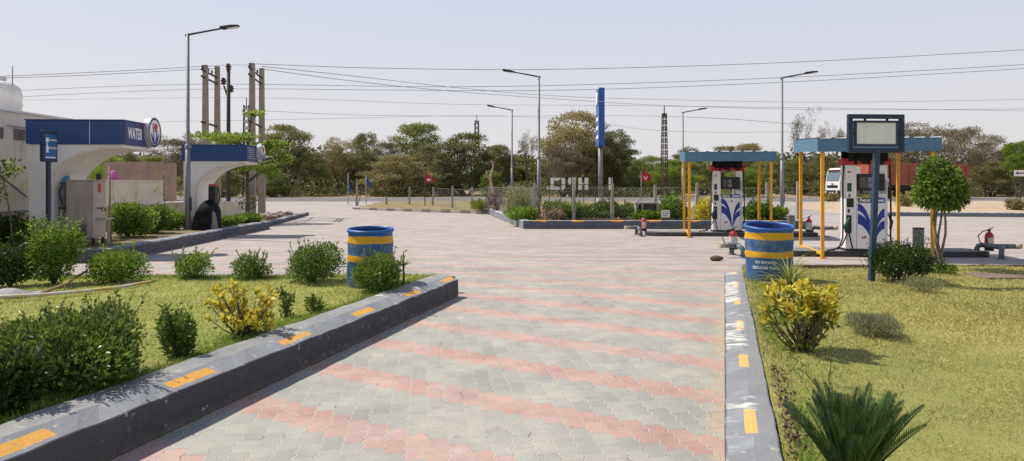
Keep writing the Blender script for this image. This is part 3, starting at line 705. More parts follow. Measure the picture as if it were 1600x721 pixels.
isl('pink flowered shrub between the two island posts', 862, 28.4, .7, .5, 300, leafmat('leaf_pink', [(.1, .13, .04), (.32, .22, .18), (.5, .38, .33)], .3), .07, shoots=4)
isl('tall feathery pale shrub left of the middle lamp post', 812, 30.5, 1.9, 1.2, 2600, LF_GREY, .14, asp=.16, shoots=30, d=1.5)
isl('low green shrub under the tall feathery shrub', 818, 28.6, 1.5, .5, 1700, LF_FRESH, .09)
isl('purple flowered weed at the left corner of the island', 777, 38, .9, 1.0, 500, LF_PURPLE, .12, asp=.25, shoots=8)
isl('low shrub on the verge left of the purple weed', 750, 41.5, 1.2, .55, 600, LF_YG, .12, shoots=3)
# trees and scrub ------------------------------------------------------
def tree_proto(kind, seed):
    """unit tree about 10 m tall and 10 m wide -> list of (part, mesh, material)"""
    random.seed(seed); b = MB(); ends = []; lb = []
    if kind == 'bare':
        for k in range(3): grow(b, (random.gauss(0, .2), random.gauss(0, .2), 0), (random.gauss(0, .45), random.gauss(0, .45), 1), 3.6, .34, 4, ends, .45, .25, 4, 5)
        lb = [(e[0][0], e[0][1], e[0][2], .35, .35, .35) for e in ends[::3]]; n = 1500
    else:
        nl = {'wide': 4, 'round': 3, 'low': 5, 'dry': 4}[kind]
        for k in range(nl):
            a = 2 * PI * k / nl + random.uniform(-.4, .4)
            sp_ = {'wide': .85, 'round': .5, 'low': 1.1, 'dry': .8}[kind]
            grow(b, (math.cos(a) * .12, math.sin(a) * .12, -.2), (math.cos(a) * sp_, math.sin(a) * sp_, 1.25), 3.4, .24, 2, ends, .5, .15)
        if kind == 'low': zmin, zmax, flat, nc = .5, 9.4, .5, 95
        elif kind == 'round': zmin, zmax, flat, nc = 2.0, 9.5, .45, 85
        elif kind == 'wide': zmin, zmax, flat, nc = 3.2, 9.6, .3, 90
        else: zmin, zmax, flat, nc = 2.8, 9.5, .3, 80
        for k in range(nc):
            a = random.uniform(0, 2 * PI); q = random.random(); z = zmin + (zmax - zmin) * q
            # radius of the crown at this height: broad shoulder high up for 'wide'
            prof = math.sin(PI * min(1, .18 + q * .82)) ** .55 if kind != 'wide' and kind != 'dry' else (1 - abs(q - .5) ** 2.2 * 2.6) * (.75 + .25 * q)
            rr = 4.3 * max(.25, prof) * math.sqrt(random.uniform(.3, 1)) * random.uniform(.85, 1.12)
            s = random.choice((.35, .5, .7, .95, 1.25)) * random.uniform(.85, 1.15)
            lb.append((math.cos(a) * rr, math.sin(a) * rr, z, s * 1.15, s * 1.15, s * flat))
        n = {'wide': 15000, 'round': 15000, 'low': 18000, 'dry': 11000}[kind]
        zc = (zmin + zmax) / 2; zr_ = (zmax - zmin) / 2
        for k in range(1): lb.append((random.gauss(0, .5), random.gauss(0, .5), zc + (.6 if kind == 'wide' else 0), 3.1, 3.1, zr_ * .8))
    tm = b.build('trunk', M_BARK, None, fix=False).data
    P, A = lobes_points(lb, n, .9, .35 if kind != 'dry' else .1, .9)
    P = P + rng.normal(size=P.shape) * np.where(rng.random(len(P)) < .2, .18, .06)[:, None]
    if kind == 'dry': ls, ws = .34, .075
    elif kind == 'bare': ls, ws = .55, .045
    else: ls, ws = .3, .12
    lm = leaf_obj('crown', P, A, ls * rng.uniform(.6, 1.3, len(P)), ws * rng.uniform(.7, 1.3, len(P)), TR_OLIVE).data
    for o in list(COL.objects):
        if o.data in (tm, lm): bpy.data.objects.remove(o)
    return tm, lm
PROTO = {k: [tree_proto(k, 11 * i + j * 101 + 3) for i in range(n)] for j, (k, n) in enumerate((('wide', 5), ('round', 4), ('low', 4), ('dry', 4), ('bare', 2)))}
random.seed(21)
cnt = {}
MESHCACHE = {}
def tree(label, x, top, wpx, D, kind, m, group='trees beyond the highway', name=None, cat='tree', base=None):
    z0 = hz(D) if base is None else base; h = pz(top, D) - z0; wd = wpx * D / F
    i = cnt[kind] = cnt.get(kind, -1) + 1; v = i % len(PROTO[kind]); tm, lm = PROTO[kind][v]
    key = (kind, v, m.name)
    if key not in MESHCACHE:
        q = lm.copy(); q.materials.clear(); q.materials.append(m); MESHCACHE[key] = q
    names = {'wide': 'acacia_tree', 'round': 'thorn_tree', 'low': 'scrub_tree', 'dry': 'dry_tree', 'bare': 'bare_tree'}
    r = thing(name or names[kind], label, cat, (px(x, D), D, z0 - .05), random.uniform(0, 6.28), group)
    r.scale = (wd / 9.6, wd / 9.6, h / 10.3)
    for nm, me in (('trunk', tm), ('crown', MESHCACHE[key])):
        o = bpy.data.objects.new(nm, me); COL.objects.link(o); o.parent = r
    return r
TR = [
 ('dense olive low tree right of the leaning olive tree, nearer the ground', 508, 246, 84, 92, 'low', TR_OLIVE),
 ('dusty low green tree behind the two blue flags', 560, 246, 90, 95, 'low', TR_GREEN),
 ('low olive tree in the gap left of the pale bushy tree', 598, 240, 80, 96, 'low', TR_DARK),
 ('low green tree between the dead trunk and the far lamp post', 795, 250, 80, 94, 'low', TR_OLIVE),
 ('low olive tree behind the leafless brown tree', 835, 244, 90, 96, 'low', TR_GREEN),
 ('dusty green low tree filling the foot of the blue pylon', 935, 246, 110, 92, 'low', TR_OLIVE),
 ('low green tree right of the dark half bare tree', 990, 244, 80, 94, 'low', TR_GREEN),
 ('grey brown leafless thicket tree showing left of the left lamp post', 258, 206, 96, 92, 'dry', TR_DRY),
 ('grey brown leafless tree between the lamp post and the twin poles', 312, 204, 80, 96, 'dry', TR_DRY),
 ('dusty olive tree low behind the two left booths', 205, 232, 70, 84, 'low', TR_OLIVE),
 ('dry brown tree right behind the twin concrete poles', 360, 212, 70, 100, 'dry', TR_DRY),
 ('dark olive tree with a leaning trunk just right of the transformer poles', 446, 192, 104, 84, 'wide', TR_OLIVE),
 ('narrow dark tree right of the leaning olive tree', 490, 232, 60, 82, 'round', TR_DARK),
 ('sparse light olive tree left of the first blue flag', 533, 206, 70, 86, 'dry', TR_PALE),
 ('tall dark tree behind the blue flags', 572, 203, 72, 88, 'round', TR_DARK),
 ('thin greyish tree right of the tall dark tree', 606, 212, 56, 92, 'dry', TR_DRY),
 ('tall flat topped olive tree rising behind the pale bushy tree', 652, 189, 92, 98, 'wide', TR_GREEN),
 ('pale dusty bushy tree reaching the ground left of the red flag', 622, 238, 130, 82, 'low', TR_PALE),
 ('olive rounded tree left behind the red flag', 668, 222, 88, 88, 'low', TR_OLIVE),
 ('big dark tree reaching the ground right of the red flag', 728, 199, 126, 84, 'low', TR_DARK),
 ('dark lower tree at the left foot of the big dark tree', 690, 236, 66, 82, 'round', TR_DARK),
 ('bright green low tree behind the dead trunk', 766, 262, 40, 79, 'low', TR_BRIGHT),
 ('olive tree under the far lamp arm', 780, 222, 62, 90, 'wide', TR_OLIVE),
 ('green tree behind the far lamp post', 800, 240, 54, 96, 'round', TR_GREEN),
 ('leafless brown tree between the two middle lamp posts', 823, 200, 62, 84, 'bare', TR_DRY),
 ('large spreading olive crown left of the blue pylon', 893, 168, 132, 84, 'wide', TR_PALE),
 ('dry brown tree under the large spreading crown', 880, 222, 84, 80, 'dry', TR_DRY),
 ('dark half bare tree right of the blue pylon', 962, 198, 74, 86, 'wide', TR_DARK),
 ('dry grey tree directly behind the blue pylon', 930, 200, 90, 90, 'dry', TR_DRY),
 ('green scrubby tree behind the right red flag', 1020, 240, 84, 84, 'low', TR_GREEN),
 ('bright green bush tree at the foot of the lattice mast', 1052, 246, 76, 80, 'low', TR_BRIGHT),
 ('dark green tree right of the lattice mast', 1074, 226, 64, 96, 'round', TR_DARK),
 ('green tree above the left posts of the far canopy', 1100, 238, 74, 88, 'low', TR_GREEN),
 ('olive tree above the middle of the far canopy', 1133, 226, 64, 100, 'wide', TR_OLIVE),
 ('yellowish olive tree above the right end of the far canopy', 1168, 221, 60, 92, 'wide', TR_PALE),
 ('bright green scrub tree between the dispenser and the right lamp post', 1162, 258, 76, 78, 'low', TR_BRIGHT),
 ('green tree left of the right lamp post', 1205, 236, 66, 88, 'low', TR_GREEN),
 ('green tree right of the right lamp post', 1243, 244, 56, 84, 'round', TR_GREEN),
 ('tall leafless tree left of the framed sign', 1270, 178, 84, 90, 'bare', TR_DRY),
 ('second leafless tree seen behind the left edge of the framed sign', 1303, 186, 56, 96, 'bare', TR_DRY),
 ('dusty tree behind the white truck cab', 1285, 240, 80, 86, 'low', TR_OLIVE),
 ('brown dusty tree behind the framed sign', 1345, 236, 90, 84, 'low', TR_OLIVE),
 ('broad brown flat topped tree right of the framed sign', 1450, 181, 136, 86, 'dry', TR_DRY),
 ('olive brown tree above the red truck body', 1405, 200, 90, 92, 'dry', TR_PALE),
 ('brown dry tree behind the round clipped tree', 1508, 194, 112, 90, 'dry', TR_DRY),
 ('dusty olive tree at the tail of the truck', 1545, 206, 74, 84, 'dry', TR_DRY),
 ('dark lower tree right of the truck tail', 1548, 246, 84, 80, 'low', TR_OLIVE),
 ('bright green tree at the right picture edge', 1592, 215, 58, 74, 'wide', TR_BRIGHT),
 ('dark tree behind the bright tree at the right edge', 1585, 226, 90, 92, 'round', TR_DARK),
 ('bushy green tree showing under the water booth arch', 168, 238, 90, 46, 'low', TR_BRIGHT),
 ('green tree between the two booths above the brown block', 240, 240, 76, 60, 'low', TR_GREEN),
 ('dusty tree left of the two booths behind the cream building', 120, 232, 80, 70, 'low', TR_GREEN),
 ('green shrub tree filling the gap under the second booth arch', 350, 262, 70, 76, 'low', TR_OLIVE),
 ('low green tree right of the layered bright tree', 425, 258, 66, 78, 'low', TR_GREEN),
]
for a in TR: tree(*a)
# ground scrub beyond the road: one mass
n = 34000
sx_ = rng.uniform(-75, 80, n * 2); keep = (np.sin(sx_ * .21) + np.sin(sx_ * .53 + 1.3) + rng.normal(size=n * 2) * .7) > -.1
sx_ = sx_[keep][:n]; n = len(sx_); sy = 77 + 24 * rng.random(n) ** 1.4
hh = (.85 + .55 * np.sin(sx_ * .37) * np.sin(sx_ * .11 + .6) + .4) * 1.15
zz = np.array([hz(q) for q in sy]) + rng.random(n) ** 1.5 * np.maximum(.15, hh)
stuff(leaf_obj('scrub', np.stack([sx_, sy, zz], 1), rng.normal(size=(n, 3)) + np.array([0, 0, .6]), .42 * rng.uniform(.5, 1.2, n), .13,
      leafmat('scrub_leaf', [(.12, .1, .05), (.16, .17, .06), (.1, .15, .035), (.22, .18, .1)], .25, 0)), 'dusty scrub and dry bushes under the trees beyond the road', 'scrub')
# far wood closing the view
n = 70000
fx_ = rng.uniform(-150, 150, n); fy = rng.uniform(112, 150, n); th = 4.6 + 1.3 * np.sin(fx_ * .15) + .9 * np.sin(fx_ * .41 + 2) + .5 * np.sin(fx_ * 1.1)
fz = .8 + rng.random(n) ** .8 * np.maximum(1, th)
stuff(leaf_obj('far_wood', np.stack([fx_, fy, fz], 1), rng.normal(size=(n, 3)), 1.1 * rng.uniform(.5, 1.2, n), .45, leafmat('far_leaf', [(.06, .07, .035), (.1, .11, .05), (.14, .14, .075)], .2, 0)), 'far-off line of dusty trees closing the view', 'wood')

# layered bright tree between the poles
def layered(label, X_, D, z0, lobes, n, m, trunk):
    r = thing('layered_tree', label, 'tree', (X_, D, z0)); b = MB()
    b.tube(trunk, [.09 - .01 * i for i in range(len(trunk))], 7)
    for l in lobes: 
        k = min(range(len(trunk)), key=lambda i: abs(trunk[i][2] - l[2] + .3)); b.tube([trunk[k], ((trunk[k][0] + l[0]) / 2, l[1] / 2, l[2] - .12), (l[0], l[1], l[2])], [.04, .025, .01], 5)
    b.build('trunk', M_BARK, r); P, A = lobes_points(lobes, n, .8, .3, .8)
    leaf_obj('crown', P, A, .16 * rng.uniform(.7, 1.2, n), .08, m, r); return r
D = 31.5; s = D / F; lob = []
for (x, y, w_, h_) in ((395, 176, 38, 10), (372, 214, 70, 12), (345, 222, 50, 10), (392, 226, 90, 14), (425, 232, 56, 16), (440, 246, 46, 16), (400, 248, 80, 18), (372, 262, 60, 14), (420, 266, 60, 14), (352, 240, 40, 12)):
    for q in range(3): lob.append((px(x, D) - px(386, D) + random.gauss(0, w_ * s * .2), random.gauss(0, .5), pz(y, D) - .1 + random.gauss(0, h_ * s * .25), w_ * s * .29, w_ * s * .3, h_ * s * .34))
layered('bright green tree with flat leaf layers in front of the transformer poles', px(386, D), D, .1, lob, 3600, TR_BRIGHT, [(0, 0, -.1), (.02, 0, .8), (0, .03, 1.6), (.03, 0, 2.3), (.05, 0, 3.0), (.1, 0, 3.9), (.2, 0, 4.6)])
D = 26; lob = [(.9, 0, 1.75, .4, .4, .16), (1.35, .2, 1.5, .45, .4, .18), (.5, 0, 1.3, .4, .4, .16)]
# dry pale weeds on the median
for k, (x, D, lb_) in enumerate(((1412, 45, 'pale dry weed on the sand left of the clipped tree'), (1445, 48, 'pale dry weed on the sand behind the clipped tree'), (1500, 50, 'small pale weed on the sand right of the clipped tree'), (1588, 40, 'pale leafy weed on the sand at the right picture edge'), (1300, 52, 'pale weed seen left of the near dispenser'), (1365, 50, 'pale weed seen through the near dispenser'))):
    bush(lb_, px(x, D), D, .25 + hz(D) * .7, 1.5, 1, .8 if k < 2 else .6, 420, .14, TR_PALE, shoots=5, group='pale weeds on the sand', name='weed', cat='weed')

# stones and rubble
M_STONE = mat('stone', (.42, .34, .26), (.3, .25, .2), 4, .9, bd=.01)
b = MB()
for k in range(150):
    D = random.uniform(30, 38); x = random.uniform(-12.6, -11.0) + (D - 30) * -.06; b.ico((x + .5, D, .15 + random.uniform(0, .08)), random.uniform(.04, .15), 1, .25, (1, 1, .7))
stuff(b.build('rubble', M_STONE), 'heap of sandy rubble and stones behind the low kerb at the left', 'rubble')
b = MB(); b.ico((0, 0, .055), .13, 2, .1, (1.15, .6, .45)); o = b.build('stone', mat('brown_stone', (.17, .1, .07), (.1, .065, .05), 6, .9, bd=.01)); o.location = (px(1119, 15.6), 15.6, 0); tag(o, 'brown stone lying on the pavers near the right barrel', 'stone')

# ================================================================== PAINTED METAL ETC.
M_WHITE = mat('white_panel', (.8, .78, .75), (.74, .72, .69), 2, .45, grime=.25)
M_CREAM = mat('cream_plaster', (.8, .705, .585), (.7, .61, .5), 1.3, .85, bd=.004, bscale=30, grime=.35)
M_CREAM2 = mat('stained_plaster', (.56, .48, .4), (.45, .37, .3), 1.6, .9, bd=.004, bscale=30, grime=.5)
M_COPE = mat('coping', (.8, .77, .72), (.68, .65, .6), 3, .8, grime=.3)
M_PINKW = mat('brown_plaster', (.44, .32, .265), (.36, .255, .205), 1.2, .9, bd=.01, bscale=9, grime=.4)
M_BLUE = mat('fascia_blue', (.012, .05, .19), (.016, .062, .21), 2, .4, spec=.5, grime=.12)
M_INDIGO = mat('fascia_indigo', (.025, .03, .14), (.03, .038, .17), 2, .35)
M_NAVY = mat('navy_paint', (.015, .03, .065), (.023, .04, .078), 6, .5)
M_NAVYL = mat('post_blue', (.03, .062, .12), (.02, .042, .08), 9, .5, grime=.2)
M_RED = mat('red_paint', (.5, .02, .025), (.42, .02, .02), 5, .45)
M_BLACK = mat('black_plastic', (.015, .015, .017), (.028, .028, .03), 6, .5)
M_TARP = mat('black_tarpaulin', (.01, .011, .012), (.022, .022, .024), 5, .75, bd=.004, spec=.2)
M_GLV = mat('galvanised', (.23, .24, .245), (.18, .19, .195), 8, .5, metal=.1)
M_STEEL = mat('stainless', (.46, .4, .36), (.38, .33, .295), 2.5, .4, metal=.45, grime=.4)
M_CONC = mat('concrete', (.4, .37, .32), (.3, .275, .235), 4, .9, bd=.004, grime=.3)
M_CONCP = mat('pole_concrete', (.37, .31, .25), (.29, .24, .19), 3, .9, bd=.004, grime=.25)
M_RUST = mat('rusty_steel', (.1, .055, .035), (.06, .035, .026), 8, .8)
M_DARKST = mat('dark_steel', (.035, .03, .03), (.055, .045, .04), 8, .7)
M_ORANGE = mat('post_orange', (.8, .42, .02), (.68, .33, .02), 9, .5, grime=.25)
M_ROOFB = mat('canopy_blue', (.095, .2, .3), (.075, .165, .25), 4, .45, grime=.15)
M_ROOFT = mat('roof_sheet', (.42, .47, .5), (.32, .37, .4), 3, .4, metal=.2)
M_GREEN = mat('green_plastic', (.01, .09, .055), (.01, .06, .04), 8, .45)
M_TXT = mat('letter_white', (.85, .85, .85), (.78, .78, .78), 8, .5)
M_WIRE = mat('wire', (.1, .1, .11), (.14, .14, .15), 2, .6)
M_GUARD = mat('guard_pipe', (.16, .175, .185), (.1, .11, .12), 10, .5, grime=.3)
M_ISL = mat('island_black', (.035, .037, .04), (.07, .068, .065), 5, .6, grime=.4)
M_GLASS, t, out = nt('windscreen'); princ(t, out, mixc(t, noise(t, objvec(t), 2), (.05, .08, .1), (.22, .3, .34)), .1, 0, None, 0, .9)

def hp_disc(parent, x, y, z, r, M=None):
    """round trade sign facing +X: silver rim, white face, blue ring and petals, red letters"""
    T = Matrix.Translation((x, y, z))
    def cyl(rr, x0, x1, name, m, n=40, inner=None):
        b = MB(); pr = [(math.cos(2 * PI * i / n), math.sin(2 * PI * i / n)) for i in range(n)]
        if inner is None: b.prism([(rr * a, rr * c_) for a, c_ in pr], 'x', x0, x1, T)
        else:
            vs = [(x1, rr * a, rr * c_) for a, c_ in pr] + [(x1, inner * a, inner * c_) for a, c_ in pr]
            b.add(vs, [(i, (i + 1) % n, n + (i + 1) % n, n + i) for i in range(n)], False, T)
        return b.build(name, m, root)
    root = parent
    d = cyl(r, 0, .14, 'logo_disc', mat('silver_rim', (.6, .62, .65), (.5, .52, .55), 3, .3, metal=.5))
    root = d
    cyl(r * .96, .135, .145, 'logo_face', M_TXT)
    cyl(r * .98, 0, .15, 'logo_ring', M_NAVY, inner=r * .84)
    text_mesh('HP', r * .72, T @ side(.148, -.0, r * .28, .8), .012 * r / .36, .003).build('logo_letters', M_RED, d)
    bl = mat('logo_blue', (.012, .03, .2), (.014, .035, .22), 3, .4)
    for k, (bend, w0) in enumerate(((.62, .17), (.3, .16))):
        b = MB()
        for s in (-1, 1):
            vs = []
            for i in range(9):
                q = i / 8; yy = s * r * (bend * q ** .6 + .03); zz = r * (-.78 + (.62 + .3 * (k == 1) - .0) * q + .12 * q * q); wv = r * w0 * .8 * math.sin(PI * min(1, q * .85 + .1))
                vs += [(.151 + .0005 * k, yy + s * wv * .2, zz - wv * .9), (.151 + .0005 * k, yy - s * wv * .6, zz + wv * .9)]
            b.add(vs, [(2 * i, 2 * i + 1, 2 * i + 3, 2 * i + 2) for i in range(8)], False, T)
        b.build('logo_petal', bl, d)
    return d

# ------------------------------------------------------------------ booths
def booth(label, x, y, z, s, name, text):
    """cantilevered shelter; local x runs to its front (+X), y along its width away from the photographer"""
    r = thing(name, label, 'booth', (x, y, z), R(3)); wd = 1.5 * s
    prof = [(0, 0), (.45 * s, 0)]
    for i in range(15):
        a = i / 14 * PI / 2; prof.append(((.45 + 1.45 * (1 - math.cos(a))) * s, (1.25 + 1.02 * math.sin(a)) * s))
    prof += [(2.1 * s, 2.29 * s), (2.1 * s, 2.37 * s), (0, 2.37 * s)]
    MB().prism(prof, 'y', 0, wd).build('shell', M_WHITE, r, bev=.012)
    # cream lip round the arch on the near and far side, and the curved soffit lining
    for y0, y1 in ((-.012, .02), (wd - .02, wd + .012)):
        b = MB(); pr = [(.45 * s, 0)] + [((.45 + 1.45 * (1 - math.cos(i / 14 * PI / 2))) * s, (1.25 + 1.02 * math.sin(i / 14 * PI / 2)) * s) for i in range(15)] + [(2.1 * s, 2.29 * s)]
        for i in range(len(pr) - 1):
            (xa, za), (xb, zb) = pr[i], pr[i + 1]; nx_, nz = -(zb - za), (xb - xa); q = math.hypot(nx_, nz); nx_, nz = nx_ / q * .05 * s, nz / q * .05 * s
            b.prism([(xa - .0 + nx_ * -.06, za - nz * .06), (xb - nx_ * .06, zb - nz * .06), (xb + nx_, zb + nz), (xa + nx_, za + nz)], 'y', y0, y1)
        b.build('arch_trim', M_CREAM, r)
    z0, z1 = 2.372 * s, 2.92 * s
    fb = MB().box(-.04, 2.16 * s, -.05, wd + .05, z0, z1).build('fascia', M_BLUE, r, bev=.008)
    MB().box(1.39 * s, 1.4 * s, -.054, -.04, z0 + .004, z1 - .004).build('seam', M_WHITE if s > .95 else M_NAVY, fb)
    MB().box(-.06, 2.18 * s, -.07, wd + .07, z1, z1 + .02).build('cap', M_BLUE, r)
    MB().box(2.16 * s, 2.16 * s + .012, -.03, wd + .03, z0 + .02, z1 - .01).build('sign_panel', M_INDIGO, r)
    return r, wd, z0, z1
bt, wd, z0, z1 = booth('white arched booth with blue fascia lettered WATER and a round red and blue emblem', -10.77, 16.4, .235, .965, 'water_booth', 'WATER')
text_mesh('WATER', .35, side(2.16 * .965 + .016, .48, (z0 + z1) / 2 - .01, .56), .008, .003, 1.06).build('lettering', M_TXT, bt)
b = MB(); vs = []
for i in range(11):
    q = i / 10; yv_ = .93 + .36 * q ** 1.3; zv = z1 - .02 - (z1 - z0 - .05) * q; wv = .05 + .04 * math.sin(PI * q); vs += [(2.16 * .965 + .015, yv_ - wv, zv), (2.16 * .965 + .015, yv_ + wv * .4, zv)]
b.add(vs, [(2 * i, 2 * i + 1, 2 * i + 3, 2 * i + 2) for i in range(10)]); b.build('red_swoosh', M_RED, bt)
hp_disc(bt, 2.06, wd - .16, (z0 + z1) / 2 + .09, .36)
a2, wd2, z02, z12 = booth('smaller white arched booth with blue fascia standing over the black tarpaulin', -10.27, 23.0, .23, .9, 'air_booth', '')
b = MB()
for row in range(6):
    yq = .16
    while yq < wd2 - .45:
        l_ = random.uniform(.05, .16); b.box(2.16 * .9 + .013, 2.16 * .9 + .016, yq, yq + l_, z12 - .09 - row * .065, z12 - .06 - row * .065); yq += l_ + .045
b.build('small_print', mat('print_grey', (.4, .4, .45), (.3, .3, .36), 9, .6), a2)
hp_disc(a2, 2.16 * .9 + .03, wd2 - .16, (z02 + z12) / 2 + .06, .31)
# sign on a post before the water booth
sg = thing('drinking_water_sign', 'small framed blue drinking water sign on a navy post in front of the booth', 'sign', (px(75.5, 15.8), 15.8, .2), R(80))
MB().box(-.035, .035, -.035, .035, -.1, 1.92).build('post', M_NAVY, sg)
MB().box(-.2, .2, -.05, .03, 1.9, 2.56).build('frame', M_NAVY, sg, bev=.01)
MB().box(-.155, .155, -.056, -.045, 1.97, 2.5).build('panel', mat('sign_blue', (.02, .12, .3), (.03, .15, .35), 3, .4), sg)
b = MB(); b.box(-.12, -.06, -.06, -.054, 2.1, 2.24); b.box(-.105, -.075, -.06, -.054, 2.24, 2.3); b.box(-.125, -.055, -.06, -.054, 2.32, 2.42); b.build('bottle_symbol', M_TXT, sg)
b = text_mesh('DRINKING', .052, front(.045, -.058, 2.37), .001, .001)
q = text_mesh('WATER', .07, front(.045, -.058, 2.2), .001, .001); b.add(q.v, q.f); b.build('lettering', M_TXT, sg)
MB().box(-.14, .14, -.06, -.054, 1.985, 2.01).build('strip', M_TXT, sg)

# water cooler and purifier
wc = thing('water_cooler', 'dented stainless steel water cooler cabinet under the booth', 'water cooler', (px(103, 16.6), 16.6, .24), R(2))
MB().box(0, .62, 0, .52, .16, 1.46).build('cabinet', M_STEEL, wc, bev=.015)
MB().box(-.01, .635, -.01, .53, 1.46, 1.485).build('lid', M_STEEL, wc, bev=.006)
for x_, y_ in ((.04, .05), (.58, .05), (.04, .47), (.58, .47)): MB().box(x_ - .025, x_ + .025, y_ - .025, y_ + .025, 0, .16).build('leg', M_DARKST, wc)
MB().box(.62, .86, .08, .44, .58, .61).build('drip_tray', M_STEEL, wc, bev=.006)
MB().box(.79, .83, .24, .28, 0, .58).build('tray_leg', M_STEEL, wc)
for y_ in (.16, .3):
    MB().tube([(.62, y_, .84), (.7, y_, .84), (.72, y_, .8), (.72, y_, .76)], .014, 6).build('tap', M_DARKST, wc)
MB().box(.621, .627, .18, .3, 1.2, 1.4).build('notice', M_RED, wc)
b = MB(); b.box(.28, .47, -.008, 0, .2, .5)
g_ = b.build('vent', M_GLV, wc)
b = MB()
for k in range(7): b.box(.3, .45, -.014, -.008, .225 + k * .037, .245 + k * .037)
b.build('louvre', M_DARKST, g_)
bx = MB().box(.6, .68, .12, .22, 1.487, 1.62).build('junction_box', M_DARKST, wc, bev=.01)
pf = thing('water_purifier', 'grey upright purifier vessel with blue label left of the steel cooler', 'purifier', (px(97, 16.95), 16.95, .24))
MB().lathe([(0, .12), (.14, .12), (.15, .2), (.15, 1.4), (.14, 1.44)], 20).build('vessel', M_GLV, pf)
MB().lathe([(.156, 1.4), (.156, 1.56), (.1, 1.6), (0, 1.6)], 20).build('head', mat('purifier_label', (.05, .2, .35), (.25, .3, .33), 7, .5), pf)
for z_ in (.82, 1.4): MB().lathe([(.154, z_), (.158, z_ + .02), (.154, z_ + .04)], 20).build('strap', M_BLACK, pf)
MB().tube([(.1, -.14, 1.4), (.04, -.17, 1.2), (.1, -.15, .9)], .012, 6).build('pipe', M_BLACK, pf)
MB().tube([(-.06, -.17, 1.5), (-.1, -.17, 1.0), (-.1, -.16, .2)], .03, 6).build('pipe', M_BLACK, pf)

# cream building, tank, walls
bd = thing('cream_building', 'cream plastered flat roofed building at the left picture edge', 'building', (-11.62, 8, 0))
MB().box(-7, 0, 0, 11.4, 0, 3.3).build('wall', M_CREAM, bd, bev=.02)
MB().box(-7.05, .03, -.03, 11.43, 3.3, 3.36).build('roof', M_COPE, bd, bev=.01)
MB().box(.0, .05, 0, 11.38, 1.0, 1.05).build('ledge', M_COPE, bd)
MB().box(.0, .022, 0, 11.38, 0, 1.0).build('plinth', M_CREAM2, bd)
MB().box(0, .12, 8.9, 9.75, 2.98, 3.01).build('sunshade', M_COPE, bd)
def vent(yc):
    v_ = MB().box(-.05, .004, yc - .2, yc + .2, 2.66, 2.92).build('vent', M_DARKST, bd)
    b = MB()
    for k in range(6): b.box(.004, .02, yc - .2 + k * .076, yc - .185 + k * .076, 2.66, 2.92)
    for k in range(5): b.box(.006, .018, yc - .2, yc + .195, 2.66 + k * .062, 2.675 + k * .062)
    b.build('grille', M_CONC, v_)
vent(9.35); vent(8.6)
MB().tube([(.03, 8.2, 2.1), (.03, 8.8, 1.75), (.03, 9.6, 1.32)], .012, 6).build('cable', M_BLACK, bd)
tk = thing('water_tank', 'white ribbed plastic water tank on the building roof', 'water tank', (px(-6, 18.6), 18.6, 3.36))
MB().lathe([(0, 0), (.55, 0), (.57, .08), (.55, .2), (.575, .3), (.55, .42), (.57, .52), (.52, .72), (.4, .84), (.22, .88)], 28).build('tank', M_COPE, tk)
MB().lathe([(.22, .88), (.22, .98), (.2, 1.0), (0, 1.0)], 20).build('lid', M_COPE, tk)
MB().tube([(.48, -.1, .6), (.48, -.1, 1.25)], .012, 5).build('pipe', M_GLV, tk)
wl = thing('boundary_wall', 'low stained block wall with white ledge behind the shrubs and booths', 'wall', (-12.95, 19.5, 0))
MB().box(-.2, 0, 0, 11, .0, .92).build('wall', M_CREAM2, wl)
MB().box(-.24, .05, 0, 11.02, .92, .97).build('coping', M_COPE, wl)
MB().box(-.2, -.02, -.1, 7.85, .97, 1.74).build('upper_wall', M_CREAM, wl)
MB().box(-.23, .01, -.1, 7.88, 1.74, 1.78).build('upper_coping', M_COPE, wl)
lw = thing('low_wall', 'short low white wall with rounded end behind the smaller booth', 'wall', (0, 0, 0))
pts = [(-12.9, 30.55), (-12.55, 31.2), (-12.25, 32.2), (-12.2, 33.4), (-12.35, 34.4)]
b = MB(); b2 = MB()
for i in range(4):
    (xa, ya), (xb, yb) = pts[i], pts[i + 1]
    b.add([(xa, ya, 0), (xb, yb, 0), (xb - .18, yb, 0), (xa - .18, ya, 0), (xa, ya, .9 - i * .02), (xb, yb, .88 - i * .02), (xb - .18, yb, .88 - i * .02), (xa - .18, ya, .9 - i * .02)], [(0, 1, 5, 4), (2, 3, 7, 6), (4, 5, 6, 7), (0, 4, 7, 3), (1, 2, 6, 5)])
    za, zb = .902 - i * .02, .882 - i * .02
    b2.add([(xa + .02, ya, za), (xb + .02, yb, zb), (xb - .2, yb, zb), (xa - .2, ya, za), (xa + .02, ya, za + .04), (xb + .02, yb, zb + .04), (xb - .2, yb, zb + .04), (xa - .2, ya, za + .04)], [(0, 1, 5, 4), (2, 3, 7, 6), (4, 5, 6, 7), (0, 3, 2, 1)])
b.build('wall', M_CREAM, lw); b2.build('coping', M_COPE, lw)
bk = thing('plastered_block', 'brown cement plastered masonry block behind the cream wall', 'outbuilding', (-16.4, 29.6, 0))
MB().box(0, 2.15, 0, 1.7, 0, 2.5).build('wall', M_PINKW, bk, bev=.02)
MB().box(.02, 2.13, .02, 1.68, 2.5, 2.55).build('roof', M_PINKW, bk)
st_ = MB(); st_.tube([(0, 0, 0), (-.02, 0, .9), (-.03, 0, 1.95)], [.03, .028, .022], 6); o = st_.build('bamboo_pole', mat('bamboo', (.38, .31, .19), (.26, .2, .12), 9, .8)); o.location = (px(173, 18.6), 18.6, .13); tag(o, 'thin bamboo pole standing right of the steel cooler', 'pole')
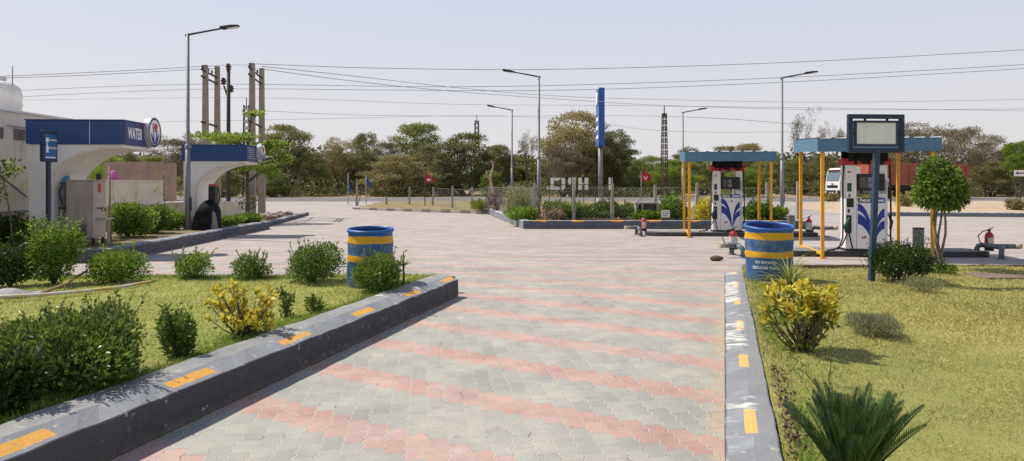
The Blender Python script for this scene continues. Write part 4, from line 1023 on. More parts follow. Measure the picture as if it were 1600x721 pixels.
b = MB(); b.lathe([(.0, 0), (.12, .0), (.16, .05), (.13, .14), (.09, .22), (.05, .29), (0, .31)], 14, fn=lambda a, z_: 1 + .16 * math.sin(3 * a + z_ * 9) + .08 * math.sin(7 * a)); b.lathe([(0, 0), (.07, .0), (.09, .05), (.05, .11), (0, .12)], 10, (0, -.2, 0))
o = b.build('pink_bag', mat('pink_cloth', (.62, .17, .4), (.5, .12, .33), 7, .8)); o.location = (-13.05, 24.1, 1.782); tag(o, 'bright pink cloth bag perched on top of the cream wall', 'bag')

# tarpaulin covered machine
tp = thing('covered_air_machine', 'black tarpaulin over an air pump with grey cloth hanging on its right', 'machine', (px(325, 22.7), 22.7, .24))
def cloth(b, w_, d_, h_, seed, x0=0, y0=0, n=26, m_=12, lean=0.):
    rs = random.Random(seed); ph = [rs.uniform(0, 6.3) for _ in range(4)]
    vs = []
    for j in range(m_ + 1):
        q = j / m_
        for i in range(n):
            a = 2 * PI * i / n; rr = (1 - q ** 3.4) ** .5 if j < m_ else 0
            fold = 1 + (.1 * math.sin(5 * a + ph[0]) + .06 * math.sin(9 * a + ph[1])) * (1 - q) + .05 * math.sin(3 * a + ph[2] + q * 5)
            vs.append((x0 + math.cos(a) * w_ / 2 * rr * fold + lean * q, y0 + math.sin(a) * d_ / 2 * rr * fold, h_ * q * (1 + .04 * math.sin(4 * a + ph[3]))))
    b.add(vs, [(j * n + i, j * n + (i + 1) % n, (j + 1) * n + (i + 1) % n, (j + 1) * n + i) for j in range(m_) for i in range(n)], True)
b = MB(); cloth(b, .82, .75, .9, 3, -.03, lean=.06); b.build('tarpaulin', M_TARP, tp)
b = MB(); cloth(b, .22, .22, .6, 8, .28, -.22, lean=-.05); b.build('grey_cloth', mat('grey_cloth', (.28, .25, .23), (.2, .18, .17), 7, .9), tp)
MB().box(-.04, .17, .1, .35, .6, 1.34).build('pump', M_BLACK, tp, bev=.02)
MB().box(-.04, .17, .1, .35, 1.345, 1.4).build('pump_top', M_RED, tp, bev=.02)
MB().tube([(.24, .2, 1.3), (.28, .2, 1.0), (.24, .15, .7)], .02, 6).build('hose', M_BLACK, tp)

# ------------------------------------------------------------------ street lights
def lamp_post(label, x, D, zb, dirx, top=6.35):
    r = thing('street_light', label, 'street light', (x, D, zb), 0, 'street lights')
    h = top - zb
    MB().box(-.17, .17, -.17, .17, 0, .025).build('base_plate', M_GLV, r)
    MB().tube([(0, 0, .02), (0, 0, h * .42)], [.085, .075], 10).build('lower_pole', M_GLV, r)
    MB().tube([(0, 0, h * .42), (0, 0, h * .425), (0, 0, h)], [.085, .056, .048], 10).build('upper_pole', M_GLV, r)
    MB().lathe([(.1, h * .415), (.1, h * .43), (.06, h * .435)], 12).build('collar', M_GLV, r)
    MB().box(.07, .1, -.05, .05, .6, 1.0).build('door', M_DARKST, r)
    d = dirx
    MB().tube([(-d * .08, 0, h - .06), (d * .5, 0, h + .05), (d * 1.05, 0, h + .15)], [.034, .03, .026], 8).build('arm', M_DARKST, r)
    b = MB(); T = Matrix.Translation((d * 1.27, 0, h + .2)) @ Matrix.Rotation(-d * R(9), 4, 'Y')
    b.prism([(-.28, -.02), (-.2, -.05), (.28, -.035), (.3, 0), (.1, .035), (-.26, .045)], 'y', -.1, .1, T); b.build('lamp_head', M_DARKST, r, bev=.01)
    b = MB(); b.box(-.05, .26, -.08, .08, -.062, -.047, T); b.build('lens', M_TXT, r)
    return r
lamp_post('tall galvanised street light standing between the two booths, arm pointing right', px(293.5, 22.5), 22.5, .235, 1, 6.25)
lamp_post('galvanised street light on the island corner, arm pointing left', px(842, 31.2), 31.2, .24, -1, 6.25)
lamp_post('farther galvanised street light with arm pointing left by the fence', px(800, 45.5), 45.5, .2, -1, 6.3)
lamp_post('far street light right of the lattice mast, arm pointing right', px(1067, 47), 47, .2, 1, 6.3)
lamp_post('galvanised street light left of the near canopy, arm pointing right', px(1222, 32.2), 32.2, .2, 1, 6.35)

# ------------------------------------------------------------------ concrete twin poles, masts, wires
def cpole(r, x, y, h, name='pole'):
    b = MB(); b.add([(x - .17, y - .12, -.1), (x + .17, y - .12, -.1), (x + .17, y + .12, -.1), (x - .17, y + .12, -.1), (x - .11, y - .09, h), (x + .11, y - .09, h), (x + .11, y + .09, h), (x - .11, y + .09, h)], [(0, 1, 5, 4), (1, 2, 6, 5), (2, 3, 7, 6), (3, 0, 4, 7), (4, 5, 6, 7)])
    return b.build(name, M_CONCP, r, bev=.01)
def insul(b, x, y, z): b.lathe([(.02, 0), (.06, .03), (.03, .06), (.06, .09), (.03, .12), (.05, .15), (0, .2)], 8, (x, y, z))
def hpole(label, xa, Da, ta, xb, Db, tb):
    X0, X1 = px(xa, Da), px(xb, Db); r = thing('twin_power_pole', label, 'power pole', (X0, Da, .05), 0, 'twin concrete power poles')
    dx, dy = X1 - X0, Db - Da; h0, h1_ = pz(ta, Da) - .05, pz(tb, Db) - .05
    cpole(r, 0, 0, h0); cpole(r, dx, dy, h1_)
    for z_, k in ((h0 - .3, -.1), (h0 - .62, -.12), (h0 * .62, .1)):
        ex = .2
        MB().tube([(-dx * ex, -dy * ex - .17, z_), (dx * (1 + ex), dy * (1 + ex) - .17, z_ - .02)], .055, 4, smooth=False).build('cross_arm', M_DARKST, r)
    for f in (-.12, .35, .65, 1.12):
        b = MB(); insul(b, dx * f, dy * f - .17, h0 - .25); b.build('insulator', M_RUST, r)
    return r
hp1 = hpole('left pair of concrete power poles behind the smaller booth', 321, 36, 102, 339.5, 38, 104)
hp2 = hpole('right pair of concrete power poles by the low white wall, with meter box', 394, 35, 99, 409, 37.6, 107)
MB().box(-.22, .12, -.3, -.13, 1.35, 1.85).build('meter_box', M_GLV, hp2, bev=.01)
b = MB()
for k in range(5): b.tube([(-.14, -.14, .1 + k * .25), (.14, -.14, .3 + k * .25)], .012, 4); b.tube([(.14, -.14, .1 + k * .25), (-.14, -.14, .3 + k * .25)], .012, 4)
b.build('bracing', M_GLV, hp2)
sp_ = thing('steel_power_pole', 'dark steel power pole with insulators between the two concrete pairs', 'power pole', (px(357, 44), 44, .05))
h_ = pz(112, 44)
MB().tube([(0, 0, -.1), (0, 0, h_)], [.14, .11], 8).build('pole', M_DARKST, sp_)
MB().tube([(0, 0, h_ - 1.7), (-.28, 0, h_ - .9)], .05, 6).build('arm', M_DARKST, sp_)
for (x_, z_) in ((0, h_), (-.3, h_ - .85), (.16, h_ - 1.3)):
    MB().lathe([(.05, 0), (.17, .07), (.09, .14), (.2, .22), (.1, .3), (.15, .36), (0, .45)], 10, (x_, 0, z_)).build('insulator', M_RUST, sp_)
def lattice(label, x, D, top, base_w, top_w, m, zb=None):
    zb = hz(D) if zb is None else zb; h = pz(top, D) - zb; r = thing('lattice_mast', label, 'mast', (px(x, D), D, zb), R(12)); a, c_ = base_w / 2, top_w / 2; hh_ = h * .93
    for sx2, sy2 in ((-1, -1), (1, -1), (1, 1), (-1, 1)): MB().tube([(sx2 * a, sy2 * a, -.2), (sx2 * c_, sy2 * c_, hh_)], .05 * base_w / .8, 4, smooth=False).build('leg', m, r)
    b = MB(); n = 14
    for k in range(n):
        q0, q1 = k / n, (k + 1) / n; w0, w1 = a + (c_ - a) * q0, a + (c_ - a) * q1; za, zb_ = hh_ * q0, hh_ * q1
        for (p, q) in (((-1, -1), (1, -1)), ((1, -1), (1, 1)), ((1, 1), (-1, 1)), ((-1, 1), (-1, -1))):
            b.tube([(p[0] * w0, p[1] * w0, za), (q[0] * w1, q[1] * w1, zb_)], .032 * base_w / .8, 4, smooth=False)
            b.tube([(q[0] * w0, q[1] * w0, za), (p[0] * w1, p[1] * w1, zb_)], .032 * base_w / .8, 4, smooth=False)
    b.build('bracing', m, r)
    MB().tube([(0, 0, hh_ - .3), (0, 0, h)], .05, 5).build('tip', m, r)
    b = MB(); insul(b, 0, 0, h - .1); insul(b, -c_ * 1.6, 0, hh_ * .93); b.build('insulator', M_RUST, r); return r
lattice('rusty lattice mast standing left of the far canopy', 1038, 70, 167, .62, .32, M_RUST)
lattice('distant grey lattice mast behind the big dark tree', 745, 110, 180, .8, .5, M_DARKST)
lattice('slim grey lattice mast between the left poles', 385, 80, 154, .72, .5, M_DARKST)
def wire(label, pts, rad=.014, group='overhead wires'):
    P3 = [(px(x, D), D, pz(y, D)) for x, y, D in pts]
    # resample with a smooth curve
    out_ = []
    for i in range(len(P3) - 1):
        p0 = Vector(P3[max(0, i - 1)]); p1 = Vector(P3[i]); p2 = Vector(P3[i + 1]); p3 = Vector(P3[min(len(P3) - 1, i + 2)])
        for k in range(6):
            q = k / 6; out_.append(.5 * ((2 * p1) + (p2 - p0) * q + (2 * p0 - 5 * p1 + 4 * p2 - p3) * q * q + (3 * p1 - p0 - 3 * p2 + p3) * q ** 3))
    out_.append(Vector(P3[-1])); o = MB().tube(out_, rad, 4, smooth=False).build('overhead_wire', M_WIRE, fix=False)
    return tag(o, label, 'wire', group)
wire('highest overhead wire running right from the right concrete poles', [(394, 100, 35), (560, 106, 38), (760, 109, 40), (950, 107, 41), (1250, 97, 42), (1640, 76, 42)], .013)
wire('upper wire running left from the left concrete poles', [(-40, 121, 30), (130, 114, 33), (320, 104, 36)], .011)
wire('second wire running left from the left concrete poles', [(-40, 123, 31), (130, 118, 34), (339, 107, 38)], .011)
wire('short wire joining the two pairs of concrete poles over the steel pole', [(321, 104, 36), (357, 102, 44), (394, 102, 35)], .011)
wire('long upper wire of the middle pair crossing the whole sky', [(-40, 145, 52), (300, 132, 52), (700, 136, 52), (1000, 130, 52), (1300, 118, 52), (1640, 99, 52)], .016)
wire('long lower wire of the middle pair crossing the whole sky', [(-40, 155, 54), (300, 140, 54), (600, 141, 54), (800, 142, 54), (1000, 138, 54), (1300, 125, 54), (1640, 105, 54)], .016)
wire('upper of two wires sinking right from the right concrete poles', [(409, 104, 37), (560, 120, 45), (700, 136, 55), (850, 149, 65), (1000, 155, 72), (1300, 160, 80), (1640, 155, 84)], .015)
wire('lower of two wires sinking right from the right concrete poles', [(409, 108, 38), (560, 128, 46), (720, 144, 56), (900, 157, 66), (1040, 165, 72), (1300, 172, 80), (1640, 170, 84)], .015)
wire('faint wire above the trees passing behind the left poles', [(-40, 158, 80), (385, 153, 80), (700, 163, 80), (1040, 166, 72), (1640, 174, 80)], .015)
wire('faint lower wire ending at the distant lattice mast', [(385, 172, 80), (560, 180, 95), (745, 182, 110), (1038, 182, 70), (1260, 196, 80)], .017)
wire('lowest faint wire above the trees', [(-40, 195, 90), (400, 188, 90), (745, 181, 110), (900, 188, 100), (1040, 205, 72), (1260, 206, 80)], .015)

# ------------------------------------------------------------------ pylon, letters, bench, notice, fence, flags
py = thing('pylon_sign', 'tall blue pylon sign seen edge on upon a grey pole', 'sign', (px(940, 45), 45, .3))
MB().tube([(0, .6, -.1), (0, .6, 3.8)], .14, 12).build('pole', M_GLV, py)
zb_, zt_ = pz(229, 45) - .3, pz(137, 45) - .3
MB().box(-.17, .19, 0, 1.5, zb_, zt_).build('cabinet', mat('pylon_blue', (.02, .1, .4), (.015, .085, .36), 2, .35), py, bev=.02)
MB().box(-.175, .195, -.004, 1.505, zb_ + (zt_ - zb_) * .76, zb_ + (zt_ - zb_) * .765).build('seam', M_TXT, py)
MB().box(-.172, .192, -.003, 1.5, zb_ + .02, zb_ + .06).build('seam', M_NAVY, py)
# side face (towards -X): white panel with emblem
fc = MB().box(-.182, -.17, .06, 1.44, zt_ - 1.1, zt_ - .1).build('sign_face', M_BLUE, py)
b = MB(); n_ = 28; b.prism([(.75 + .4 * math.cos(2 * PI * i / n_), zt_ - .6 + .4 * math.sin(2 * PI * i / n_)) for i in range(n_)], 'x', -.23, -.18); b.build('emblem', M_TXT, fc)
b = MB()
for k in range(3): b.box(-.19, -.18, .2, 1.3, zb_ + .5 + k * .55, zb_ + .72 + k * .55)
b.build('price_strip', M_TXT, py)
MB().lathe([(.26, -.05), (.26, .5), (.2, .52), (0, .52)], 8, (0, .6, 0)).build('footing', M_CONC, py)

ls_ = thing('letter_sign', 'row of big white block letters seen from behind through the fence', 'sign', (px(905, 44), 44, .3), PI)
def letter(ch, x0, x1):
    w_ = x1 - x0; s_ = .2; zb, zt = 1.03, 1.78; b = MB()
    def bar(a, c_, z_0, z_1): b.box(x0 + a, x0 + c_, -.05, .05, z_0, z_1)
    if ch == 'I': bar(0, w_, zb, zt)
    if ch == 'L': bar(0, s_, zb, zt); bar(s_, w_, zb, zb + s_)
    if ch == 'H': bar(0, s_, zb, zt); bar(w_ - s_, w_, zb, zt); bar(s_, w_ - s_, zb + .28, zb + .28 + s_ * .8)
    if ch == 'P': bar(0, s_, zb, zt); bar(s_, w_ - .03, zt - s_ * .8, zt); bar(s_, w_ - .03, zt - .46, zt - .46 + s_ * .8); bar(w_ - s_, w_, zt - .46 + s_ * .8, zt - s_ * .8)
    if ch == 'C':
        b.prism([(x0, zb + .1), (x0 + .1, zb), (x1 - .04, zb), (x1, zb + .06), (x1, zb + .2), (x1 - s_, zb + .2), (x1 - s_, zb + s_ * .8), (x0 + s_, zb + s_ * .8), (x0 + s_, zt - s_ * .8), (x1 - s_, zt - s_ * .8), (x1 - s_, zt - .2), (x1, zt - .2), (x1, zt - .06), (x1 - .04, zt), (x0 + .1, zt), (x0, zt - .1)], 'y', -.05, .05)
    return b.build('letter', mat('letter_back', (.9, .88, .84), (.82, .8, .75), 3, .6), ls_)
def lx(p): return -(px(p, 44) - px(905, 44))
for ch, a, c_ in (('I', 957, 951.5), ('H', 919, 904), ('P', 899.5, 888), ('C', 883, 866.5), ('L', 865.5, 854)): letter(ch, lx(a), lx(c_))
b = MB()
for z_ in (1.02, 1.35, 1.78): b.box(lx(960), lx(852), .06, .085, z_ - .015, z_ + .015)
b.build('rail', M_DARKST, ls_)
for p in (858, 876, 893, 912, 930, 955): MB().box(lx(p) - .02, lx(p) + .02, .09, .13, -.1, 1.8).build('leg', M_DARKST, ls_)
bn = thing('concrete_bench', 'grey concrete bench-like culvert block with dark lattice front in the hedge', 'bench', (px(1010, 29.2), 29.2, .24))
MB().box(-.47, .45, -.25, .35, .62, .7).build('slab', M_CONC, bn, bev=.01)
MB().box(-.45, -.36, -.22, .32, 0, .62).build('side', M_CONC, bn); MB().box(-.24, -.16, -.22, .32, 0, .62).build('side', M_CONC, bn); MB().box(.36, .44, -.22, .32, 0, .62).build('side', M_CONC, bn)
MB().box(-.16, .36, -.15, -.12, .1, .62).build('dark_panel', mat('dark_lattice', (.06, .05, .05), (.14, .12, .11), 14, .9), bn)
ntc = thing('notice_board', 'small white notice on a short stake in front of the hedge', 'notice', (px(1040, 28), 28, .24))
MB().box(-.16, .16, -.01, .01, .14, .42).build('board', M_TXT, ntc); MB().box(-.015, .015, .012, .03, -.05, .4).build('stake', M_TWIG, ntc)
b = MB()
for k in range(3): b.box(-.12, .12 - .05 * (k == 2), -.0135, -.0115, .34 - k * .07, .365 - k * .07)
b.build('print', M_GLV, ntc)

fence_posts = [(557, 51, 1.6), (604, 50.5, .55), (640, 49.8, 1.3), (676, 48, 1.35), (707, 45, 1.5), (738, 43, 1.45), (764, 40, 1.3), (797, 35, 1.4), (835, 28.7, 1.48), (896, 28.7, 1.62), (957, 28.9, 1.45), (1024, 29.4, 1.4), (1088, 29, 1.5), (1148, 29.2, 1.45), (1200, 29.4, 1.5), (1247, 29.6, 1.55)]
fn = thing('chain_link_fence', 'chain link fence on concrete posts along the planted island and verge', 'fence', (0, 0, 0))
tops = []
for (x, D, h) in fence_posts:
    zg = (.22 if D < 42 else hz(D) + .08); X_ = px(x, D)
    lean = random.gauss(0, .03); b = MB(); b.add([(X_ - .07, D - .07, zg - .2), (X_ + .07, D - .07, zg - .2), (X_ + .07, D + .07, zg - .2), (X_ - .07, D + .07, zg - .2), (X_ - .05 + lean, D - .05, zg + h), (X_ + .05 + lean, D - .05, zg + h), (X_ + .05 + lean, D + .05, zg + h), (X_ - .05 + lean, D + .05, zg + h)], [(0, 1, 5, 4), (1, 2, 6, 5), (2, 3, 7, 6), (3, 0, 4, 7), (4, 5, 6, 7)])
    b.build('post', M_CONC, fn); tops.append((X_, D, zg, h))
b = MB(); cell = .16
for i in range(3, len(tops) - 1):
    (xa, ya, za, ha), (xb, yb, zb, hb) = tops[i], tops[i + 1]; ln = math.hypot(xb - xa, yb - ya); nc = max(3, int(ln / cell)); nr = 8; hgt = 1.22
    P_ = lambda u_, w_: (xa + (xb - xa) * u_, ya + (yb - ya) * u_ - .08, za + (zb - za) * u_ + .06 + hgt * w_)
    for k in range(-nr, nc):
        for sgn in (1, -1):
            u0 = k / nc; u1 = (k + nr) / nc; wa, wb = (0, 1) if sgn > 0 else (1, 0)
            c0 = max(0, -u0 / (u1 - u0)) if u0 < 0 else 0; c1 = (1 - u0) / (u1 - u0) if u1 > 1 else 1
            if c1 <= c0: continue
            p = P_(u0 + (u1 - u0) * c0, wa + (wb - wa) * c0); q = P_(u0 + (u1 - u0) * c1, wa + (wb - wa) * c1); b.tube([p, q], .0019, 3, False, False)
    for w_ in (.02, 1): b.tube([P_(0, w_), P_(1, w_)], .006, 4, False, False)
b.build('mesh', mat('chain_wire', (.33, .32, .31), (.25, .23, .21), 3, .6), fn, fix=False)
def flag(label, x, D, zb, top, col_name, c, w_, h_, wilt, emblem=True, wood=M_CONC, tp_=.35):
    r = thing('flag', label, 'flag', (px(x, D), D, zb)); H = pz(top, D) - zb
    MB().tube([(0, 0, -.1), (0, 0, H)], .03, 6).build('pole', wood, r)
    b = MB(); n_ = 10; m_ = 6; vs = []
    for j in range(m_ + 1):
        for i in range(n_ + 1):
            u_, v_ = i / n_, j / m_
            vs.append((.02 + u_ * w_ * (1 - .5 * wilt), .13 * math.sin(u_ * 8 + v_ * 2.5) * (u_ + .15) + .05 * math.sin(v_ * 5), H - .03 - (.5 * tp_ * u_ + v_ * (1 - tp_ * u_)) * h_ - wilt * u_ ** 1.3 * h_ * 1.1 - .05 * math.sin(u_ * 5)))
    b.add(vs, [(j * (n_ + 1) + i, j * (n_ + 1) + i + 1, (j + 1) * (n_ + 1) + i + 1, (j + 1) * (n_ + 1) + i) for j in range(m_) for i in range(n_)], True)
    cl = b.build('cloth', mat(col_name, c, tuple(q * .7 for q in c), 4, .7), r, fix=False)
    if emblem:
        e = MB(); vs2 = []
        f = lambda u_, v_: (.02 + u_ * w_ * (1 - .5 * wilt), .13 * math.sin(u_ * 8 + v_ * 2.5) * (u_ + .15) + .05 * math.sin(v_ * 5) - .012, H - .03 - (.5 * tp_ * u_ + v_ * (1 - tp_ * u_)) * h_ - wilt * u_ ** 1.3 * h_ * 1.1 - .05 * math.sin(u_ * 5))
        for i in range(9):
            a = -.6 + 4.2 * i / 8; vs2 += [f(.42 + .2 * math.cos(a), .5 + .26 * math.sin(a)), f(.42 + .1 * math.cos(a), .5 + .13 * math.sin(a))]
        e.add(vs2, [(2 * i, 2 * i + 1, 2 * i + 3, 2 * i + 2) for i in range(8)]); e.build('emblem', M_TXT, cl, fix=False)
    return r
flag('red triangular flag with white emblem on a post by the fence, left of centre', 664, 47.5, .3, 268, 'flag_red', (.55, .04, .04), .72, .72, .3, wood=M_RUST, tp_=.85)
flag('red flag with white emblem on a post above the hedge, left of the far canopy', 1002, 44, .3, 266, 'flag_red', (.55, .04, .04), .62, .62, .2, tp_=.45)
flag('drooping blue flag on the leftmost fence post', 544, 51, .35, 271, 'flag_blue', (.03, .1, .35), .3, .95, .9, False)
flag('torn blue flag drooping over the leaning brace post', 572, 50.5, .35, 274, 'flag_blue', (.03, .1, .35), .8, .5, 1.1, False, tp_=.6)
b = MB(); b.tube([(0, 0, -.1), (.3, 0, .9), (.62, 0, 1.35)], .025, 5); o = b.build('brace_pole', M_RUST); o.location = (px(559, 50.8), 50.8, .35); tag(o, 'leaning rusty brace between the two blue flags', 'pole')
b = MB(); b.tube([(.35, 0, -.9), (.2, 0, 0), (0, 0, .9), (.1, 0, 1.5), (.3, 0, 2.1), (.25, 0, 2.6), (.05, 0, 2.8)], [.17, .15, .15, .11, .08, .06, .03], 7); b.tube([(0, 0, .9), (-.4, 0, 1.2), (-.35, 0, 1.8)], [.1, .08, .03], 6)
o = b.build('dead_tree', mat('peeled_wood', (.62, .4, .3), (.42, .28, .2), 3, .8)); o.location = (px(766, 75), 75, hz(75) + .95); tag(o, 'pale barkless dead trunk in front of the trees left of the far lamp post', 'tree')
b = MB(); b.tube([(0, 0, 0), (.08, -.05, -.35), (.3, -.1, -.5), (1.2, -.12, -.52), (2.6, -.1, -.5), (4.5, 0, -.5)], .022, 6); o = b.build('conduit', mat('orange_pipe', (.55, .24, .12), (.42, .18, .1), 5, .6)); o.location = (px(845, 28), 27.9, .78); tag(o, 'orange conduit running from the island lamp post along the kerb', 'pipe')

# ------------------------------------------------------------------ fuel canopies, dispensers, islands
def canopy():
    r = thing('fuel_canopy', '', 'canopy'); W, Dp = 2.24, 2.05; zf, zr = 2.33, 2.43
    for (x_, y_, z_) in ((0, 0, zf), (W, 0, zf), (0, Dp, zr), (W, Dp, zr)):
        p = MB().box(x_ - .035, x_ + .035, y_ - .035, y_ + .035, 0, z_ + .05).build('post', M_ORANGE, r, bev=.006)
        MB().box(x_ - .09, x_ + .09, y_ - .09, y_ + .09, 0, .012).build('foot_plate', M_ORANGE, p)
    MB().box(-.03, .03, .04, Dp - .04, .08, .14).build('rail', M_ORANGE, r); MB().box(W - .03, W + .03, .04, Dp - .04, .08, .14).build('rail', M_ORANGE, r)
    MB().box(-.1, W + .1, -.13, -.1, zf, zf + .29).build('fascia', M_ROOFB, r, bev=.004)
    MB().box(-.1, W + .1, Dp + .1, Dp + .13, zr, zr + .29).build('fascia', M_ROOFB, r)
    for x_ in (-.13, W + .1):
        MB().prism([(-.13, zf), (Dp + .13, zr), (Dp + .13, zr + .29), (-.13, zf + .29)], 'x', x_, x_ + .03).build('fascia', M_ROOFB, r)
    b = MB(); n_ = 88; vs = []
    for i in range(n_ + 1):
        x_ = -.14 + (W + .28) * i / n_; q = (i % 11); zc = .025 if q in (0, 1, 10) else 0
        vs += [(x_, -.17, zf + .285 + zc), (x_, Dp + .17, zr + .285 + zc)]
    b.add(vs, [(2 * i, 2 * i + 2, 2 * i + 3, 2 * i + 1) for i in range(n_)]); b.build('roof_sheet', M_ROOFT, r, fix=False)
    for y_ in (.3, 1.0, 1.7): MB().box(-.1, W + .1, y_ - .03, y_ + .03, zf + .2, zf + .25).build('purlin', M_ORANGE, r)
    return r
cp = canopy(); ang = -R(9)
cp.location = (6.79, 16.1, 0); cp.rotation_euler = (0, 0, ang); cp['label'] = 'near blue roofed fuel canopy on orange posts, behind the framed sign'; cp['group'] = 'fuel canopies'
far_cp = dup(cp, (5.42, 22.5, 0), ang, 'far blue roofed fuel canopy on orange posts, left of the near one', 'fuel canopies'); far_cp.scale = (1.07, 1, 1)

def dispenser():
    r = thing('fuel_dispenser', '', 'fuel dispenser'); Wh = mat('dispenser_white', (.82, .81, .79), (.76, .75, .72), 2, .35, grime=.12)
    MB().box(-.5, .5, -.02, .38, 0, .05).build('plinth', M_BLACK, r)
    cl = MB().box(-.5, -.24, -.03, .34, .05, 1.93).build('side_column', Wh, r, bev=.012)
    MB().box(-.46, -.36, -.036, -.028, 1.33, 1.52).build('card_reader', M_GREEN, cl); MB().box(-.47, -.31, -.036, -.028, .98, 1.18).build('keypad', M_BLACK, cl)
    MB().box(-.45, -.4, -.036, -.028, .86, .94).build('button', M_BLACK, cl); MB().box(-.45, -.37, -.036, -.028, 1.75, 1.79).build('badge', M_GLV, cl); MB().box(-.44, -.38, -.036, -.028, 1.2, 1.28).build('slot', M_GLV, cl)
    MB().box(-.48, -.36, -.045, -.028, .4, .8).build('nozzle_holder', M_BLACK, cl, bev=.01)
    MB().box(.28, .49, -.0, .34, .05, 1.93).build('side_column', Wh, r, bev=.012)
    b = MB()
    for k in range(9): b.box(.3 + k * .02, .308 + k * .02, -.006, 0, 1.28, 1.6)
    b.build('vent', M_GLV, r)
    cb = MB().box(-.235, .42, -.04, .36, .05, 1.08).build('cabinet', Wh, r, bev=.01)
    hd = MB().box(-.215, .1, -.052, -.03, 1.085, 1.19).build('product_strip', mat('strip_green', (.02, .09, .07), (.02, .08, .06), 3, .4), r)
    text_mesh('Petrol', .095, front(-.06, -.0535, 1.135), .003, .001).build('lettering', M_TXT, hd)
    hd = MB().box(.103, .41, -.052, -.03, 1.085, 1.19).build('product_strip', mat('strip_blue', (.03, .06, .35), (.03, .06, .3), 3, .4), r)
    text_mesh('Diesel', .095, front(.26, -.0535, 1.135), .003, .001).build('lettering', M_TXT, hd)
    ds_ = MB().box(-.225, .41, -.045, .33, 1.35, 1.73).build('display', M_BLACK, r, bev=.012)
    for x_ in (.03, .19):
        MB().box(x_ - .2, x_ - .05, -.049, -.044, 1.42, 1.66).build('screen', mat('screen', (.02, .025, .03), (.04, .045, .05), 6, .15, spec=.8), ds_)
    for z_ in (1.6, 1.47): MB().box(.02, .12, -.05, -.044, z_ - .045, z_ + .045).build('label', M_GLV, ds_)
    # blue wing swooshes: four bands that spread from the bottom centre
    bl = mat('wing_blue', (.015, .035, .26), (.018, .04, .3), 3, .4)
    for (sg, x0_, lim, zt_, zb2) in ((-1, .135, .355, 1.06, .9), (-1, .12, .34, .83, .6), (1, .15, .25, .95, .76), (1, .165, .235, .68, .5)):
        b = MB(); vs = []
        for i in range(17):
            th_ = i / 16 * PI / 2
            vs += [(x0_ + sg * lim * (1 - math.cos(th_)), -.0425, .13 + (zt_ - .13) * math.sin(th_)), (x0_ + sg * lim * (1 - math.cos(th_ ** .9 * (PI / 2) ** .1)), -.0425, .1 + (zb2 - .1) * math.sin(th_) ** 1.25)]
        b.add(vs, [(2 * i, 2 * i + 1, 2 * i + 3, 2 * i + 2) for i in range(16)]); b.build('wing_stripe', bl, cb, fix=False)
    b = text_mesh('HP', .09, front(-.07, -.044, .3), .003, .001); b.build('emblem', M_RED, cb)
    MB().box(.1, .16, -.05, -.038, .95, .99).build('lock', M_BLACK, cb)
    MB().box(-.55, .56, -.06, .38, 1.935, 2.08).build('head_board', M_RED, r, bev=.015)
    # rumpled black cloth thrown over the head
    b = MB(); nx_, ny_ = 28, 10; vs = []; rs = random.Random(5)
    for j in range(ny_ + 1):
        for i in range(nx_ + 1):
            u_, v_ = i / nx_, j / ny_; x_ = -.45 + .92 * u_
            if v_ < .3: y_, z_ = -.085 - .01 * math.sin(u_ * 30), 2.0 + .27 * (v_ / .3) - .02 * math.sin(u_ * 19)
            elif v_ > .7: y_, z_ = .41, 2.0 + .27 * ((1 - v_) / .3)
            else: y_, z_ = -.07 + .46 * (v_ - .3) / .4, 2.24
            z_ += .025 * math.sin(u_ * 13 + v_ * 4) + rs.uniform(-.012, .012); vs.append((x_, y_, z_))
    b.add(vs, [(j * (nx_ + 1) + i, j * (nx_ + 1) + i + 1, (j + 1) * (nx_ + 1) + i + 1, (j + 1) * (nx_ + 1) + i) for j in range(ny_) for i in range(nx_)], True); b.build('black_cloth', M_TARP, r, fix=False)
    for x_ in (-.3, .0, .3): MB().box(x_, x_ + .05, -.1, -.068, 1.93, 2.1).build('cloth_tie', M_TARP, r)
    # hoses and nozzles
    MB().tube([(-.53, 0, 1.96), (-.56, -.02, 1.5), (-.56, -.04, .9), (-.58, -.08, .3), (-.7, -.16, .06), (-1.0, -.26, .03)], .02, 7).build('hose', M_BLACK, r)
    MB().tube([(-.44, -.08, .42), (-.4, -.12, .2), (-.36, -.14, .02)], .018, 7).build('hose', M_BLACK, r)
    MB().tube([(-.47, -.08, .6), (-.5, -.1, .35), (-.62, -.14, .14), (-.85, -.2, .02)], .018, 7).build('hose', M_BLACK, r)
    MB().tube([(.53, 0, 1.96), (.56, .02, 1.4), (.55, -.03, .8), (.54, -.03, .2)], .022, 7).build('hose', M_BLACK, r)
    MB().tube([(-.5, -.07, .42), (-.52, -.09, .55), (-.45, -.08, .68), (-.42, -.07, .8)], [.03, .05, .04, .018], 8).build('nozzle', M_GREEN, r)
    MB().tube([(.53, -.05, .5), (.55, -.07, .66), (.5, -.05, .8)], [.03, .045, .02], 8).build('nozzle', M_BLACK, r)
    return r
dp = dispenser(); dp.location = (px(1354, 16.5), 16.5, .13); dp.rotation_euler = (0, 0, -R(7)); dp.scale = (.92, 1, 1)
dp['label'] = 'near white and blue fuel dispenser with Petrol strip and black cloth on top'; dp['group'] = 'fuel dispensers'
dp2 = dup(dp, (px(1137, 23.3), 23.3, .13), -R(6), 'far white and blue fuel dispenser under the far canopy', 'fuel dispensers')
